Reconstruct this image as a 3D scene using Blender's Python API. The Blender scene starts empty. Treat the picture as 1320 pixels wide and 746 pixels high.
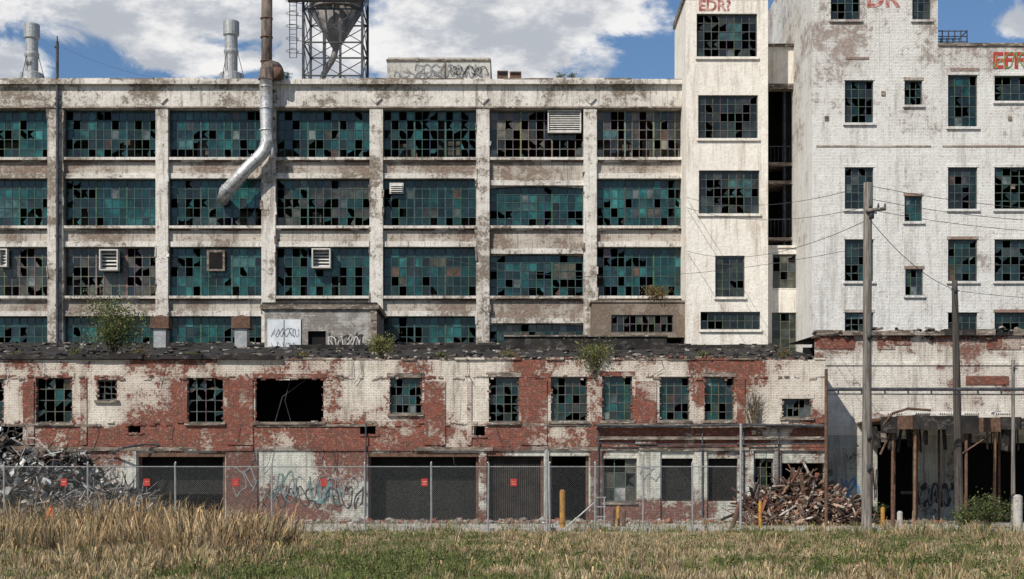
import bpy, math, random
import numpy as np
from mathutils import Vector, Matrix, Euler, noise as mnoise
R = random.Random(7)
scene = bpy.context.scene
# ---------------------------------------------------------------- helpers
class Acc:
    def __init__(s): s.v=[]; s.f=[]; s.m=[]; s.c=[]
    def poly(s, pts, m=0, c=(1,1,1)):
        b=len(s.v); s.v.extend([tuple(p) for p in pts]); s.f.append(tuple(range(b,b+len(pts)))); s.m.append(m); s.c.append(c)
    def box(s,x0,x1,y0,y1,z0,z1,m=0,c=(1,1,1)):
        b=len(s.v)
        s.v += [(x0,y0,z0),(x1,y0,z0),(x1,y1,z0),(x0,y1,z0),(x0,y0,z1),(x1,y0,z1),(x1,y1,z1),(x0,y1,z1)]
        for q in ((0,3,2,1),(4,5,6,7),(0,1,5,4),(1,2,6,5),(2,3,7,6),(3,0,4,7)):
            s.f.append(tuple(b+i for i in q)); s.m.append(m); s.c.append(c)
    def rbox(s,cen,size,rot,m=0,c=(1,1,1),jit=0):
        M=Euler(rot).to_matrix(); b=len(s.v); hx,hy,hz=[k/2 for k in size]
        for p in ((-hx,-hy,-hz),(hx,-hy,-hz),(hx,hy,-hz),(-hx,hy,-hz),(-hx,-hy,hz),(hx,-hy,hz),(hx,hy,hz),(-hx,hy,hz)):
            q=M@Vector(p)+Vector(cen)
            if jit: q+=Vector([R.uniform(-jit,jit) for _ in range(3)])
            s.v.append(tuple(q))
        for q in ((0,3,2,1),(4,5,6,7),(0,1,5,4),(1,2,6,5),(2,3,7,6),(3,0,4,7)):
            s.f.append(tuple(b+i for i in q)); s.m.append(m); s.c.append(c)
    def cyl(s,p0,p1,r0,r1=None,n=10,m=0,c=(1,1,1),caps=True):
        r1=r0 if r1 is None else r1
        p0=Vector(p0);p1=Vector(p1); d=(p1-p0).normalized()
        a=d.orthogonal().normalized(); e=d.cross(a); b=len(s.v)
        for p,r in ((p0,r0),(p1,r1)):
            for i in range(n):
                t=2*math.pi*i/n; s.v.append(tuple(p+a*math.cos(t)*r+e*math.sin(t)*r))
        for i in range(n):
            j=(i+1)%n; s.f.append((b+i,b+j,b+n+j,b+n+i)); s.m.append(m); s.c.append(c)
        if caps:
            s.f.append(tuple(b+i for i in reversed(range(n)))); s.m.append(m); s.c.append(c)
            s.f.append(tuple(b+n+i for i in range(n))); s.m.append(m); s.c.append(c)
    def tube(s,pts,r,n=12,m=0,c=(1,1,1)):
        pts=[Vector(p) for p in pts]; b=len(s.v); L=len(pts); prev=None
        for k,p in enumerate(pts):
            d=(pts[min(k+1,L-1)]-pts[max(k-1,0)]).normalized()
            if prev is None: a=d.orthogonal().normalized()
            else: a=(prev-d*prev.dot(d)).normalized()
            prev=a; e=d.cross(a); rr=r[k] if isinstance(r,(list,tuple)) else r
            for i in range(n):
                t=2*math.pi*i/n; s.v.append(tuple(p+a*math.cos(t)*rr+e*math.sin(t)*rr))
        for k in range(L-1):
            for i in range(n):
                j=(i+1)%n; s.f.append((b+k*n+i,b+k*n+j,b+(k+1)*n+j,b+(k+1)*n+i)); s.m.append(m); s.c.append(c)
        s.f.append(tuple(b+i for i in range(n))); s.m.append(m); s.c.append(c)
        s.f.append(tuple(b+(L-1)*n+i for i in range(n))); s.m.append(m); s.c.append(c)
    def obj(s,name,mats,parent=None,smooth=False):
        me=bpy.data.meshes.new(name); me.from_pydata(s.v,[],s.f)
        for mt in mats: me.materials.append(mt)
        if s.f:
            me.polygons.foreach_set('material_index',s.m)
            ca=me.color_attributes.new('Col','FLOAT_COLOR','CORNER')
            arr=[]
            for f,c in zip(s.f,s.c): arr.extend((c[0],c[1],c[2],1.0)*len(f))
            ca.data.foreach_set('color',arr)
            if smooth: me.polygons.foreach_set('use_smooth',[len(f)==4 for f in s.f])
        me.update()
        o=bpy.data.objects.new(name,me); scene.collection.objects.link(o)
        if parent: o.parent=parent
        return o
def empty(name):
    o=bpy.data.objects.new(name,None); scene.collection.objects.link(o); return o
def text(body,x,y,z,size,mat,parent,name='graffiti_lettering',off=0.0):
    cu=bpy.data.curves.new(name,'FONT'); cu.body=body; cu.size=size; cu.extrude=0.005; cu.offset=off
    cu.materials.append(mat); o=bpy.data.objects.new(name,cu); o.location=(x,y,z); o.rotation_euler=(math.pi/2,0,0)
    scene.collection.objects.link(o); o.parent=parent; return o
# surveyed elevation drawing of a facade standing at distance d (drawing units -> metres)
EYE=1.7
def plane(d):
    s=1980.0/d
    return (lambda u:(u-660)/s),(lambda v:EYE+(627-v)/s)
# ---------------------------------------------------------------- materials
class NT:
    def __init__(s,name):
        s.mat=bpy.data.materials.new(name); s.mat.use_nodes=True; s.t=s.mat.node_tree; s.t.nodes.clear()
        s.out=s.n('ShaderNodeOutputMaterial'); s.b=s.n('ShaderNodeBsdfPrincipled'); s.l(s.b.outputs[0],s.out.inputs[0])
    def n(s,ty,**k):
        nd=s.t.nodes.new(ty)
        for a,v in k.items(): setattr(nd,a,v)
        return nd
    def l(s,a,b): s.t.links.new(a,b)
    def math(s,op,a,b=0.0,c=None,clamp=False):
        nd=s.n('ShaderNodeMath',operation=op,use_clamp=clamp)
        for i,x in enumerate((a,b,c)):
            if x is None: continue
            if hasattr(x,'is_linked'): s.l(x,nd.inputs[i])
            else: nd.inputs[i].default_value=x
        return nd.outputs[0]
    def noise(s,vec,scale,detail=4,rough=.55,dist=0):
        nd=s.n('ShaderNodeTexNoise'); s.l(vec,nd.inputs['Vector']); nd.inputs['Scale'].default_value=scale
        nd.inputs['Detail'].default_value=detail; nd.inputs['Roughness'].default_value=rough; nd.inputs['Distortion'].default_value=dist
        return nd.outputs[0]
    def mix(s,f,a,b,bt='MIX'):
        nd=s.n('ShaderNodeMix',data_type='RGBA',blend_type=bt)
        for i,x in ((0,f),(6,a),(7,b)):
            if hasattr(x,'is_linked'): s.l(x,nd.inputs[i])
            else: nd.inputs[i].default_value = x if i==0 else (x[0],x[1],x[2],1)
        return nd.outputs[2]
    def step(s,x,lo,hi,a=0.0,b=1.0):
        nd=s.n('ShaderNodeMapRange',interpolation_type='SMOOTHSTEP'); s.l(x,nd.inputs[0])
        for i,v in ((1,lo),(2,hi),(3,a),(4,b)): nd.inputs[i].default_value=v
        return nd.outputs[0]
    def scalev(s,vec,sc):
        nd=s.n('ShaderNodeVectorMath',operation='MULTIPLY'); s.l(vec,nd.inputs[0]); nd.inputs[1].default_value=sc; return nd.outputs[0]
def peel(name,paintA,paintB,u1,u2,mortar,thr,bands=None,brick=True,width=.03,streak=.5,dirt=(.10,.08,.06),dirtamt=.6,big=.5,fine=.35,over=.5):
    """flaking paint over brick / old concrete"""
    t=NT(name); tc=t.n('ShaderNodeTexCoord'); vec=tc.outputs['Object']
    sp=t.n('ShaderNodeSeparateXYZ'); t.l(vec,sp.inputs[0]); cb=t.n('ShaderNodeCombineXYZ')
    t.l(t.math('ADD',sp.outputs[0],sp.outputs[1]),cb.inputs[0]); t.l(sp.outputs[2],cb.inputs[1]); uv=cb.outputs[0]
    br=t.n('ShaderNodeTexBrick'); t.l(uv,br.inputs['Vector'])
    br.inputs['Color1'].default_value=(*u1,1); br.inputs['Color2'].default_value=(*u2,1); br.inputs['Mortar'].default_value=(*mortar,1)
    br.inputs['Scale'].default_value=1; br.inputs['Brick Width'].default_value=.23; br.inputs['Row Height'].default_value=.082
    br.inputs['Mortar Size'].default_value=.008; br.inputs['Mortar Smooth'].default_value=.3; br.inputs['Bias'].default_value=-.1
    nb=t.noise(vec,.33,2); nm=t.noise(vec,1.9,7,.74,.4); nf=t.noise(vec,7,4,.78)
    st=t.noise(t.scalev(vec,(2.2,2.2,.22)),1.0,5,.7)
    stf=t.noise(t.scalev(vec,(7,7,.45)),1.0,3,.65)
    h=t.noise(t.scalev(vec,(.4,.4,2.6)),1.0,4,.6)
    k=t.math('MULTIPLY',nb,big); k=t.math('MULTIPLY_ADD',nm,.75,k); k=t.math('MULTIPLY_ADD',nf,fine,k); k=t.math('MULTIPLY_ADD',st,.25,k); k=t.math('MULTIPLY_ADD',h,.25,k)
    if brick: k=t.math('MULTIPLY_ADD',br.outputs['Fac'],-.05,k)
    if bands:
        lo,hi=bands[0][0],bands[-1][0]
        zz=t.step(sp.outputs[2],lo,hi); zz.node.interpolation_type='LINEAR'
        cr=t.n('ShaderNodeValToRGB'); t.l(zz,cr.inputs[0]); el=cr.color_ramp.elements
        while len(el)<len(bands): el.new(.5)
        for e,(z,v) in zip(el,bands): e.position=(z-lo)/(hi-lo); e.color=(v,v,v,1)
        k=t.math('ADD',k,t.math('SUBTRACT',cr.outputs[0],.5))
    base=.5*(big+.75+fine+.25+.25)
    mask=t.step(k,base+thr-width,base+thr+width)
    pc=t.mix(t.step(nm,.36,.62),paintA,paintB)
    pc=t.mix(t.math('MULTIPLY',t.step(st,.5,.70),streak),pc,dirt)
    pc=t.mix(t.math('MULTIPLY',t.step(stf,.53,.72),streak*.7),pc,dirt)
    pc=t.mix(t.math('MULTIPLY',t.step(nf,.50,.70),dirtamt*.6),pc,dirt)
    near=t.step(k,base+thr,base+thr+.15,1,0); pc=t.mix(t.math('MULTIPLY',near,.42),pc,t.mix(.5,u1,dirt))
    if brick: pc=t.mix(t.math('MULTIPLY',br.outputs['Fac'],.2),pc,dirt)
    uc=br.outputs['Color'] if brick else t.mix(t.step(nf,.35,.65),u1,u2)
    uc=t.mix(t.step(t.noise(vec,3.1,4,.7),.4,.7,0,.8),uc,t.mix(.6,u2,dirt))
    uc=t.mix(t.step(nf,.52,.66,0,over),uc,paintB)
    col=t.mix(mask,uc,pc)
    edge=t.math('MULTIPLY',t.math('MULTIPLY',mask,t.math('SUBTRACT',1.0,mask)),1.6)
    col=t.mix(edge,col,dirt)
    t.l(col,t.b.inputs['Base Color']); t.b.inputs['Roughness'].default_value=.9
    t.b.inputs['Specular IOR Level'].default_value=.2
    bp=t.n('ShaderNodeBump'); bp.inputs['Distance'].default_value=.05; bp.inputs['Strength'].default_value=.9
    hh=t.math('MULTIPLY',nf,1.0)
    if brick: hh=t.math('MULTIPLY_ADD',br.outputs['Fac'],-.3,hh)
    t.l(hh,bp.inputs['Height']); t.l(bp.outputs[0],t.b.inputs['Normal'])
    return t.mat
def simple(name,a,b,scale=3,rough=.85,metal=0,stretch=(1,1,1),c=None,lo=.38,hi=.62,bump=.3):
    t=NT(name); tc=t.n('ShaderNodeTexCoord'); v=t.scalev(tc.outputs['Object'],stretch)
    n1=t.noise(v,scale,5,.65); col=t.mix(t.step(n1,lo,hi),a,b)
    if c: col=t.mix(t.step(t.noise(v,scale*2.7,4,.7),.54,.64),col,c)
    t.l(col,t.b.inputs['Base Color']); t.b.inputs['Roughness'].default_value=rough; t.b.inputs['Metallic'].default_value=metal
    t.b.inputs['Specular IOR Level'].default_value=.3
    bp=t.n('ShaderNodeBump'); bp.inputs['Distance'].default_value=.02; bp.inputs['Strength'].default_value=bump
    t.l(n1,bp.inputs['Height']); t.l(bp.outputs[0],t.b.inputs['Normal'])
    return t.mat
def attr(name,rough=.8,spec=.3,var=.35,scale=2.0,trans=False,metal=0):
    t=NT(name); a=t.n('ShaderNodeVertexColor',layer_name='Col'); tc=t.n('ShaderNodeTexCoord')
    n=t.step(t.noise(tc.outputs['Object'],scale,4,.7),.3,.7,1-var,1+var)
    cb=t.n('ShaderNodeCombineXYZ')
    for i in range(3): t.l(n,cb.inputs[i])
    col=t.mix(1.0,a.outputs[0],cb.outputs[0],'MULTIPLY')
    t.l(col,t.b.inputs['Base Color']); t.b.inputs['Roughness'].default_value=rough; t.b.inputs['Specular IOR Level'].default_value=spec
    t.b.inputs['Metallic'].default_value=metal
    if trans:
        tr=t.n('ShaderNodeBsdfTranslucent'); t.l(col,tr.inputs[0]); ms=t.n('ShaderNodeMixShader'); ms.inputs[0].default_value=.35
        t.l(t.b.outputs[0],ms.inputs[1]); t.l(tr.outputs[0],ms.inputs[2]); t.l(ms.outputs[0],t.out.inputs[0])
    return t.mat
M={}
M['main']=peel('peeling_concrete',(.80,.775,.725),(.60,.565,.51),(.14,.11,.085),(.28,.24,.19),(.3,.28,.25),-.09,brick=False,width=.06,streak=.65,dirt=(.13,.10,.075),dirtamt=.7)
M['spandrel']=peel('peeling_spandrel',(.74,.70,.63),(.50,.455,.39),(.17,.095,.07),(.27,.205,.155),(.38,.35,.31),-.05,brick=True,width=.05,streak=.7,dirt=(.11,.08,.06),dirtamt=.7)
M['white']=peel('white_painted_brick',(.80,.795,.77),(.68,.675,.64),(.26,.16,.13),(.38,.31,.28),(.45,.42,.39),-.19,bands=[(8,.51),(20,.5),(25,.41),(32,.39)],brick=True,width=.06,streak=.38,dirtamt=.65,dirt=(.17,.145,.12))
M['cream']=peel('cream_render',(.80,.765,.70),(.70,.665,.60),(.33,.25,.19),(.40,.33,.27),(.4,.36,.3),-.28,brick=False,width=.05,streak=.5,dirt=(.28,.19,.12),dirtamt=.45)
M['low_up']=peel('flaking_paint_on_red_brick',(.74,.69,.61),(.56,.50,.42),(.25,.062,.036),(.125,.036,.025),(.24,.17,.14),-.005,
     bands=[(3.3,.38),(4.5,.39),(4.9,.55),(5.8,.57),(6.9,.56),(7.1,.61),(7.8,.59)],brick=True,width=.025,streak=.55,big=1.2,fine=.5,over=.3)
M['low_dn']=peel('ground_floor_flaking_paint',(.47,.50,.45),(.61,.60,.53),(.20,.06,.04),(.10,.036,.028),(.24,.19,.16),-.06,
     bands=[(0,.38),(.5,.44),(1.2,.54),(2.6,.58),(3.7,.50)],brick=True,width=.025,streak=.6,big=1.2,fine=.5,over=.3)
M['annex']=peel('annex_white_brick',(.78,.75,.69),(.60,.56,.49),(.25,.09,.06),(.16,.06,.045),(.35,.3,.27),-.14,bands=[(0,.5),(5,.5),(8,.52),(8.3,.40),(9,.38)],brick=True,width=.04,streak=.6,big=.8)
M['block']=peel('concrete_block',(.38,.37,.35),(.46,.44,.42),(.26,.25,.23),(.35,.33,.30),(.22,.21,.19),-.05,brick=True,width=.1,streak=.4)
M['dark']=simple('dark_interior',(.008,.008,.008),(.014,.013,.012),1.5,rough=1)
M['tar']=simple('tar_roof',(.012,.011,.011),(.03,.027,.025),.9,rough=.9,c=(.07,.065,.06))
M['rust']=simple('rusty_steel',(.085,.045,.03),(.15,.085,.055),4,rough=.85,c=(.06,.045,.04))
M['brown']=simple('weathered_ledge',(.07,.055,.045),(.22,.18,.145),2.2,stretch=(.5,1,2),c=(.4,.37,.32))
M['duct']=simple('galvanised_duct',(.42,.43,.44),(.60,.60,.60),2.5,rough=.45,metal=.5,c=(.26,.24,.22))
M['galv']=simple('galvanised_steel',(.27,.28,.28),(.38,.39,.39),6,rough=.5,metal=.4)
M['dkpipe']=simple('sooty_stack_steel',(.05,.04,.035),(.17,.13,.105),1.6,rough=.8,stretch=(3,3,.6),c=(.10,.09,.085))
M['steel']=simple('dark_lattice_steel',(.03,.035,.045),(.07,.07,.075),3,rough=.7)
M['hopper']=simple('hopper_plate',(.12,.12,.125),(.22,.21,.20),1.1,rough=.6,stretch=(2,2,.4),c=(.16,.11,.08))
M['pole']=simple('weathered_timber',(.10,.09,.08),(.23,.21,.185),1.5,stretch=(8,8,.35),c=(.06,.055,.05))
M['polad']=simple('dark_timber',(.035,.03,.027),(.08,.07,.06),1.5,stretch=(8,8,.35))
M['louvre']=simple('white_louvre',(.45,.44,.41),(.6,.58,.55),3)
M['glass']=attr('window_panes',rough=.2,spec=.5,var=.65,scale=1.2)
M['frame']=attr('steel_sash',rough=.7,var=.4,scale=5)
M['attr']=attr('mixed_scrap',rough=.75,var=.5,scale=6)
M['red']=simple('red_paint',(.42,.035,.03),(.34,.05,.04),6)
M['gred']=simple('faded_red_paint',(.30,.07,.06),(.55,.34,.3),2.5,lo=.42,hi=.6)
M['ink']=simple('black_spray_paint',(.02,.02,.022),(.05,.05,.055),3)
M['teal']=simple('teal_spray_paint',(.06,.14,.15),(.14,.22,.22),3)
M['greysp']=simple('grey_spray_paint',(.14,.15,.16),(.25,.26,.27),3)
M['blue']=simple('blue_spray_paint',(.06,.16,.32),(.12,.25,.4),3)
M['yellow']=simple('yellow_bollard_paint',(.45,.24,.03),(.30,.15,.04),5,c=(.14,.07,.035))
M['whitepanel']=simple('pale_panel',(.50,.54,.58),(.64,.66,.68),1.5)
M['concrete']=simple('concrete',(.33,.31,.28),(.44,.42,.38),2,c=(.24,.22,.2))
# ---------------------------------------------------------------- building parts
def wall(a,x0,x1,z0,z1,y,rev,holes,m=0,mr=None):
    mr=m if mr is None else mr
    xs=sorted(set([x0,x1]+[h[0] for h in holes]+[h[1] for h in holes])); xs=[x for x in xs if x0<=x<=x1]
    zs=sorted(set([z0,z1]+[h[2] for h in holes]+[h[3] for h in holes])); zs=[z for z in zs if z0<=z<=z1]
    for i in range(len(xs)-1):
        for j in range(len(zs)-1):
            cx=(xs[i]+xs[i+1])/2; cz=(zs[j]+zs[j+1])/2
            if any(h[0]<cx<h[1] and h[2]<cz<h[3] for h in holes): continue
            a.poly([(xs[i],y,zs[j]),(xs[i+1],y,zs[j]),(xs[i+1],y,zs[j+1]),(xs[i],y,zs[j+1])],m)
    for (a0,a1,b0,b1) in holes:
        a0=max(a0,x0);a1=min(a1,x1);b0=max(b0,z0);b1=min(b1,z1);Y=y+rev
        a.poly([(a0,y,b0),(a0,Y,b0),(a1,Y,b0),(a1,y,b0)],mr); a.poly([(a0,y,b1),(a1,y,b1),(a1,Y,b1),(a0,Y,b1)],mr)
        a.poly([(a0,y,b0),(a0,y,b1),(a0,Y,b1),(a0,Y,b0)],mr); a.poly([(a1,y,b0),(a1,Y,b0),(a1,Y,b1),(a1,y,b1)],mr)
TEAL=[(.005,.030,.030),(.006,.042,.042),(.005,.022,.023),(.008,.055,.054),(.016,.075,.073),(.012,.030,.028),(.010,.016,.016)]
GREY=[(.036,.036,.029),(.055,.050,.039),(.02,.023,.021),(.085,.078,.062),(.012,.024,.023)]
DKT=[(.006,.018,.020),(.010,.027,.028),(.005,.012,.013),(.018,.030,.029)]
def window(fr,gl,x0,x1,z0,z1,y,cols,rows,pal,pb=.2,low=.3,units=1,fc=(.06,.10,.095),bar=.035,seed=0.0,clus=.9):
    w=(x1-x0)/cols; h=(z1-z0)/rows
    t=.055
    fr.box(x0,x1,y-.05,y+.05,z0,z0+t,0,fc); fr.box(x0,x1,y-.05,y+.05,z1-t,z1,0,fc)
    fr.box(x0,x0+t,y-.052,y+.048,z0+t,z1-t,0,fc); fr.box(x1-t,x1,y-.052,y+.048,z0+t,z1-t,0,fc)
    for i in range(1,cols):
        thick = .09 if units>1 and i%(cols//units)==0 else bar
        x=x0+i*w
        fc2=tuple(k*R.uniform(.7,1.5) for k in fc)
        fr.box(x-thick/2,x+thick/2,y-.03,y+.03,z0+t,z1-t,0,fc2)
    for j in range(1,rows):
        z=z0+j*h
        if cols*w>2.5:
            for u in range(units):
                ux0=x0+(x1-x0)*u/units; ux1=x0+(x1-x0)*(u+1)/units
                fr.box(ux0+.04,ux1-.04,y-.024,y+.024,z-bar/2,z+bar/2,0,fc)
        else: fr.box(x0+t,x1-t,y-.024,y+.024,z-bar/2,z+bar/2,0,fc)
    # a whole vent sash is sometimes missing or re-glazed
    blocks=[]
    if cols>=8:
        for _ in range(R.choice((0,1,1,2,3))):
            i0=R.randrange(0,cols-3); j0=R.randrange(0,max(1,rows-1)); blocks.append((i0,i0+R.choice((2,3)),j0,j0+R.choice((1,2)),R.choice(('gone','gone','pale','dirty'))))
    for i in range(cols):
        for j in range(rows):
            cx=x0+(i+.5)*w; cz=z0+(j+.5)*h
            nn=mnoise.noise(Vector((cx*.45,cz*.45,seed)))+.5*mnoise.noise(Vector((cx*1.3,cz*1.3,seed+9)))
            p=pb+clus*nn*.8+low*(1-(j+.5)/rows-.4)
            c=R.choice(pal); q=R.uniform(.6,1.35); tint=1+.8*mnoise.noise(Vector((cx*.3,cz*.3,4)))
            c=tuple(k*q*tint for k in c)
            rr_=R.random()
            if rr_<.03: q=.11*R.random()+.03; c=(q,q*1.2,q*1.15)
            elif rr_<.045: c=(.08,.045,.03)
            for (i0,i1,j0,j1,kd) in blocks:
                if i0<=i<i1 and j0<=j<j1:
                    if kd=='gone': p=.93
                    elif kd=='pale': p=.05; q=R.uniform(.8,1.2); c=(.035*q,.085*q,.082*q)
                    else: p=.15; q=R.uniform(.7,1.2); c=(.06*q,.055*q,.04*q)
            a0,a1,b0,b1=x0+i*w,x0+(i+1)*w,z0+j*h,z0+(j+1)*h
            d=[R.uniform(-.006,.006) for _ in range(4)]
            r=R.random()
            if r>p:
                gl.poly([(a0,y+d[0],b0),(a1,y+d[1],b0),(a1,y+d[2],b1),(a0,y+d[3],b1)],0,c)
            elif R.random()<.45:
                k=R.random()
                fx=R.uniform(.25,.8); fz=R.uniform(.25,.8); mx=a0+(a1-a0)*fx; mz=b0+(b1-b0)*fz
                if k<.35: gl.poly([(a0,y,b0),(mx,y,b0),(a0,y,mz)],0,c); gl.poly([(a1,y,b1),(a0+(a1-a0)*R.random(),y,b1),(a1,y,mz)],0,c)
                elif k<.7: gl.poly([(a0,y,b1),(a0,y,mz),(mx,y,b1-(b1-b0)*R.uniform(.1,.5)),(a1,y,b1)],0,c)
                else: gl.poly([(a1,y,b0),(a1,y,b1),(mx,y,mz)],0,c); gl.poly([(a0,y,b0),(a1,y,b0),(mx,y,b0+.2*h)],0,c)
def squiggle(a,x0,x1,z0,z1,y,n,lw,m=0,seed=1,c=(1,1,1)):
    r=random.Random(seed); W=x1-x0; H=z1-z0
    for k in range(n):
        cx=x0+W*(k+.5)/n; w=W/n*r.uniform(.9,1.4); pts=[]
        ph=[r.uniform(0,6.28) for _ in range(4)]; f1=r.uniform(.6,1.4); f2=r.uniform(.8,1.8)
        for i in range(22):
            t=i/21*5.2
            pts.append((cx+w*.45*math.sin(f1*t+ph[0])+.08*w*math.sin(3.1*t+ph[2]), z0+H*(.5+.42*math.sin(f2*t+ph[1])+.06*math.sin(4*t+ph[3]))))
        for i in range(21):
            (xa,za),(xb,zb)=pts[i],pts[i+1]; dx,dz=xb-xa,zb-za; L=math.hypot(dx,dz) or 1; q=r.uniform(.7,1.1); nx,nz=-dz/L*lw/2*q,dx/L*lw/2*q
            yy=y-.003-.0004*(i+22*k)*.3
            ex,ez=dx/L*lw*.3,dz/L*lw*.3
            a.poly([(xa+nx-ex,yy,za+nz-ez),(xb+nx+ex,yy,zb+nz+ez),(xb-nx+ex,yy,zb-nz+ez),(xa-nx-ex,yy,za-nz-ez)],m,c)
def shell(a,x0,x1,y0,y1,z0,z1,m):
    "back, sides, roof of a building (no front)"
    a.poly([(x0,y1,z0),(x0,y0,z0),(x0,y0,z1),(x0,y1,z1)],m); a.poly([(x1,y0,z0),(x1,y1,z0),(x1,y1,z1),(x1,y0,z1)],m)
    a.poly([(x1,y1,z0),(x0,y1,z0),(x0,y1,z1),(x1,y1,z1)],m); a.poly([(x0,y0,z1),(x1,y0,z1),(x1,y1,z1),(x0,y1,z1)],m)
# ================================================================= MAIN FACTORY BUILDING
X,Z=plane(90); Y0=90.0
main=empty('factory_building')
mats=[M['main'],M['spandrel'],M['dark'],M['tar'],M['rust'],M['brown']]
a=Acc(); fr=Acc(); gl=Acc()
piers=[(-210,-193),(-72,-55),(63,83),(202,218),(338,356),(477,494),(614,631),(752,769),(880,900)]
rows_=[(142,204),(231,292),(319,381),(407,446)]
xl,xr=X(-210),X(900); ztop=Z(105)
holes=[]; wins=[]
for b in range(len(piers)-1):
    u0,u1=piers[b][1],piers[b+1][0]
    for r,(v0,v1) in enumerate(rows_):
        if u0==631 and r>0: v0+=9
        holes.append((X(u0),X(u1),Z(v1),Z(v0))); wins.append((b,r,holes[-1],u0,v0))
wall(a,xl,xr,0,Z(112),Y0,.35,holes,1)
shell(a,xl,xr,Y0,Y0+26,0,ztop-.5,0)
for p0,p1 in piers[:-1]:
    a.box(X(p0),X(p1),Y0-.30,Y0+.02,0,Z(138),0)
    x=(X(p0)+X(p1))/2; zc=Z(129); s_=.34   # diamond boss on the frieze
    a.poly([(x-s_,Y0-.42,zc),(x,Y0-.42,zc-s_),(x+s_,Y0-.42,zc),(x,Y0-.42,zc+s_)],0)
    for q in ((-1,-1),(1,-1),(1,1),(-1,1)):
        a.poly([(x+q[0]*s_,Y0-.42,zc),(x,Y0-.42,zc+q[1]*s_),(x,Y0-.28,zc+q[1]*s_),(x+q[0]*s_,Y0-.28,zc)],0)
    for k in range(9):   # spalled concrete lumps
        z=R.uniform(Z(440),Z(140)); a.rbox((R.choice((X(p0),X(p1))),Y0-.28,z),(R.uniform(.06,.16),R.uniform(.06,.14),R.uniform(.2,.8)),(R.uniform(-.1,.1),R.uniform(-.1,.1),R.uniform(-.3,.3)),R.choice((0,5)),jit=.02)
a.box(xl,xr,Y0-.31,Y0+.02,Z(139.5),Z(112),0)
a.box(xl,xr,Y0-.60,Y0+.3,Z(111.9),Z(106.5),0)
x=xl
while x<xr:
    w=R.uniform(1.2,3.0); a.box(x,min(x+w,xr)-.02,Y0-.54,Y0+.24,Z(106.5)+.002,ztop+R.uniform(-.02,.07),5 if R.random()<.35 else 0); x+=w
a.box(xl,xr,Y0-.36,Y0-.2,Z(141.5),Z(139.6),5)
for b,r,h,u0,v0 in wins:
    a.box(h[0]-.02,h[1]+.02,Y0-.25,Y0+.3,h[2]-.16,h[2]-.002,0)
    x=h[0]
    while x<h[1]:
        w=R.uniform(.3,1.6); x2=min(x+w,h[1]); a.box(x,x2-.01,Y0-R.uniform(.08,.15),Y0+.02,h[2]-R.uniform(.2,.27),h[2]-.162,R.choice((4,4,5,0))); x+=w
    a.box(h[0],h[1],Y0-.15,Y0+.02,h[3]+.003,h[3]+.30,0)
    pal=TEAL; pb=.20; low=.5; fc=(.035,.07,.067)
    if (b in(6,7) and r==0) or (r==2 and b in(1,2)): pal=GREY; fc=(.13,.12,.10); pb=.28
    if r==0: pb=.26; low=.85
    if r==2: pb=.25
    if b==4 and r==1: pb=.38; pal=TEAL[:2]+GREY[:2]+[(.05,.03,.03)]
    if b==6 and r==3: pal=GREY
    window(fr,gl,h[0],h[1],h[2],h[3],Y0+.26,12,5 if r<3 else 3,pal,pb,low,3,fc,.04,seed=b*1.7+r*3.1,clus=.9)
    if u0==631 and r>0:   # very shallow segmental brick arch
        n=10
        for i in range(n):
            xa=h[0]+(h[1]-h[0])*i/n; xb=h[0]+(h[1]-h[0])*(i+1)/n
            f=lambda q:h[3]-.14*((q-(h[0]+h[1])/2)/((h[1]-h[0])/2))**2
            a.poly([(xa,Y0+.02,f(xa)),(xb,Y0+.02,f(xb)),(xb,Y0+.02,h[3]+.01),(xa,Y0+.02,h[3]+.01)],1)
            a.poly([(xa,Y0+.02,f(xa)),(xa,Y0+.2,f(xa)),(xb,Y0+.2,f(xb)),(xb,Y0+.02,f(xb))],1)
a.obj('walls',mats,main)
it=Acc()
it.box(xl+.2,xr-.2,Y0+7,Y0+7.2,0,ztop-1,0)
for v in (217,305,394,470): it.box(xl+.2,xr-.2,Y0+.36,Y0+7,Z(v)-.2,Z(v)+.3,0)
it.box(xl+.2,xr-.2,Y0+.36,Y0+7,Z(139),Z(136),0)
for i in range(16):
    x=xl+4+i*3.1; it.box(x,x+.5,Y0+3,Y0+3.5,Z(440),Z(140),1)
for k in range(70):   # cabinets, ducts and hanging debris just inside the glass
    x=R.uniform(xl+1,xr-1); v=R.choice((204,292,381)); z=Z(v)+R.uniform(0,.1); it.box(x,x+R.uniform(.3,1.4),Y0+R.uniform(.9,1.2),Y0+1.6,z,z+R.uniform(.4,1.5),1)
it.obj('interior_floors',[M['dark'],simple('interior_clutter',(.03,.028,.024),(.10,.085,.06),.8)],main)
fr.obj('window_frames',[M['frame']],main); gl.obj('window_panes',[M['glass']],main)
lv=Acc()
def louvre(u0,u1,v0,v1,n,proud=.15):
    lv.box(X(u0),X(u1),Y0+.1,Y0+.14,Z(v1),Z(v0),1)
    for (p,q,r_,s_) in ((u0,u1,v0,v0+1.5),(u0,u1,v1-1.5,v1),(u0,u0+1.5,v0+1.6,v1-1.6),(u1-1.5,u1,v0+1.6,v1-1.6)):
        lv.box(X(p),X(q),Y0-proud,Y0+.1,Z(s_),Z(r_),0)
    for i in range(n):
        z=Z(v0+2)+(Z(v1-2)-Z(v0+2))*(i+.5)/n
        lv.rbox(((X(u0)+X(u1))/2,Y0-.02,z),(X(u1)-X(u0)-.12,.20,.02),(.7,0,0),0)
louvre(706,749,143,172,9); louvre(130,154,323,350,5,.4); louvre(403,427,322,347,5,.45); louvre(0,11,322,345,5,.3)
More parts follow.
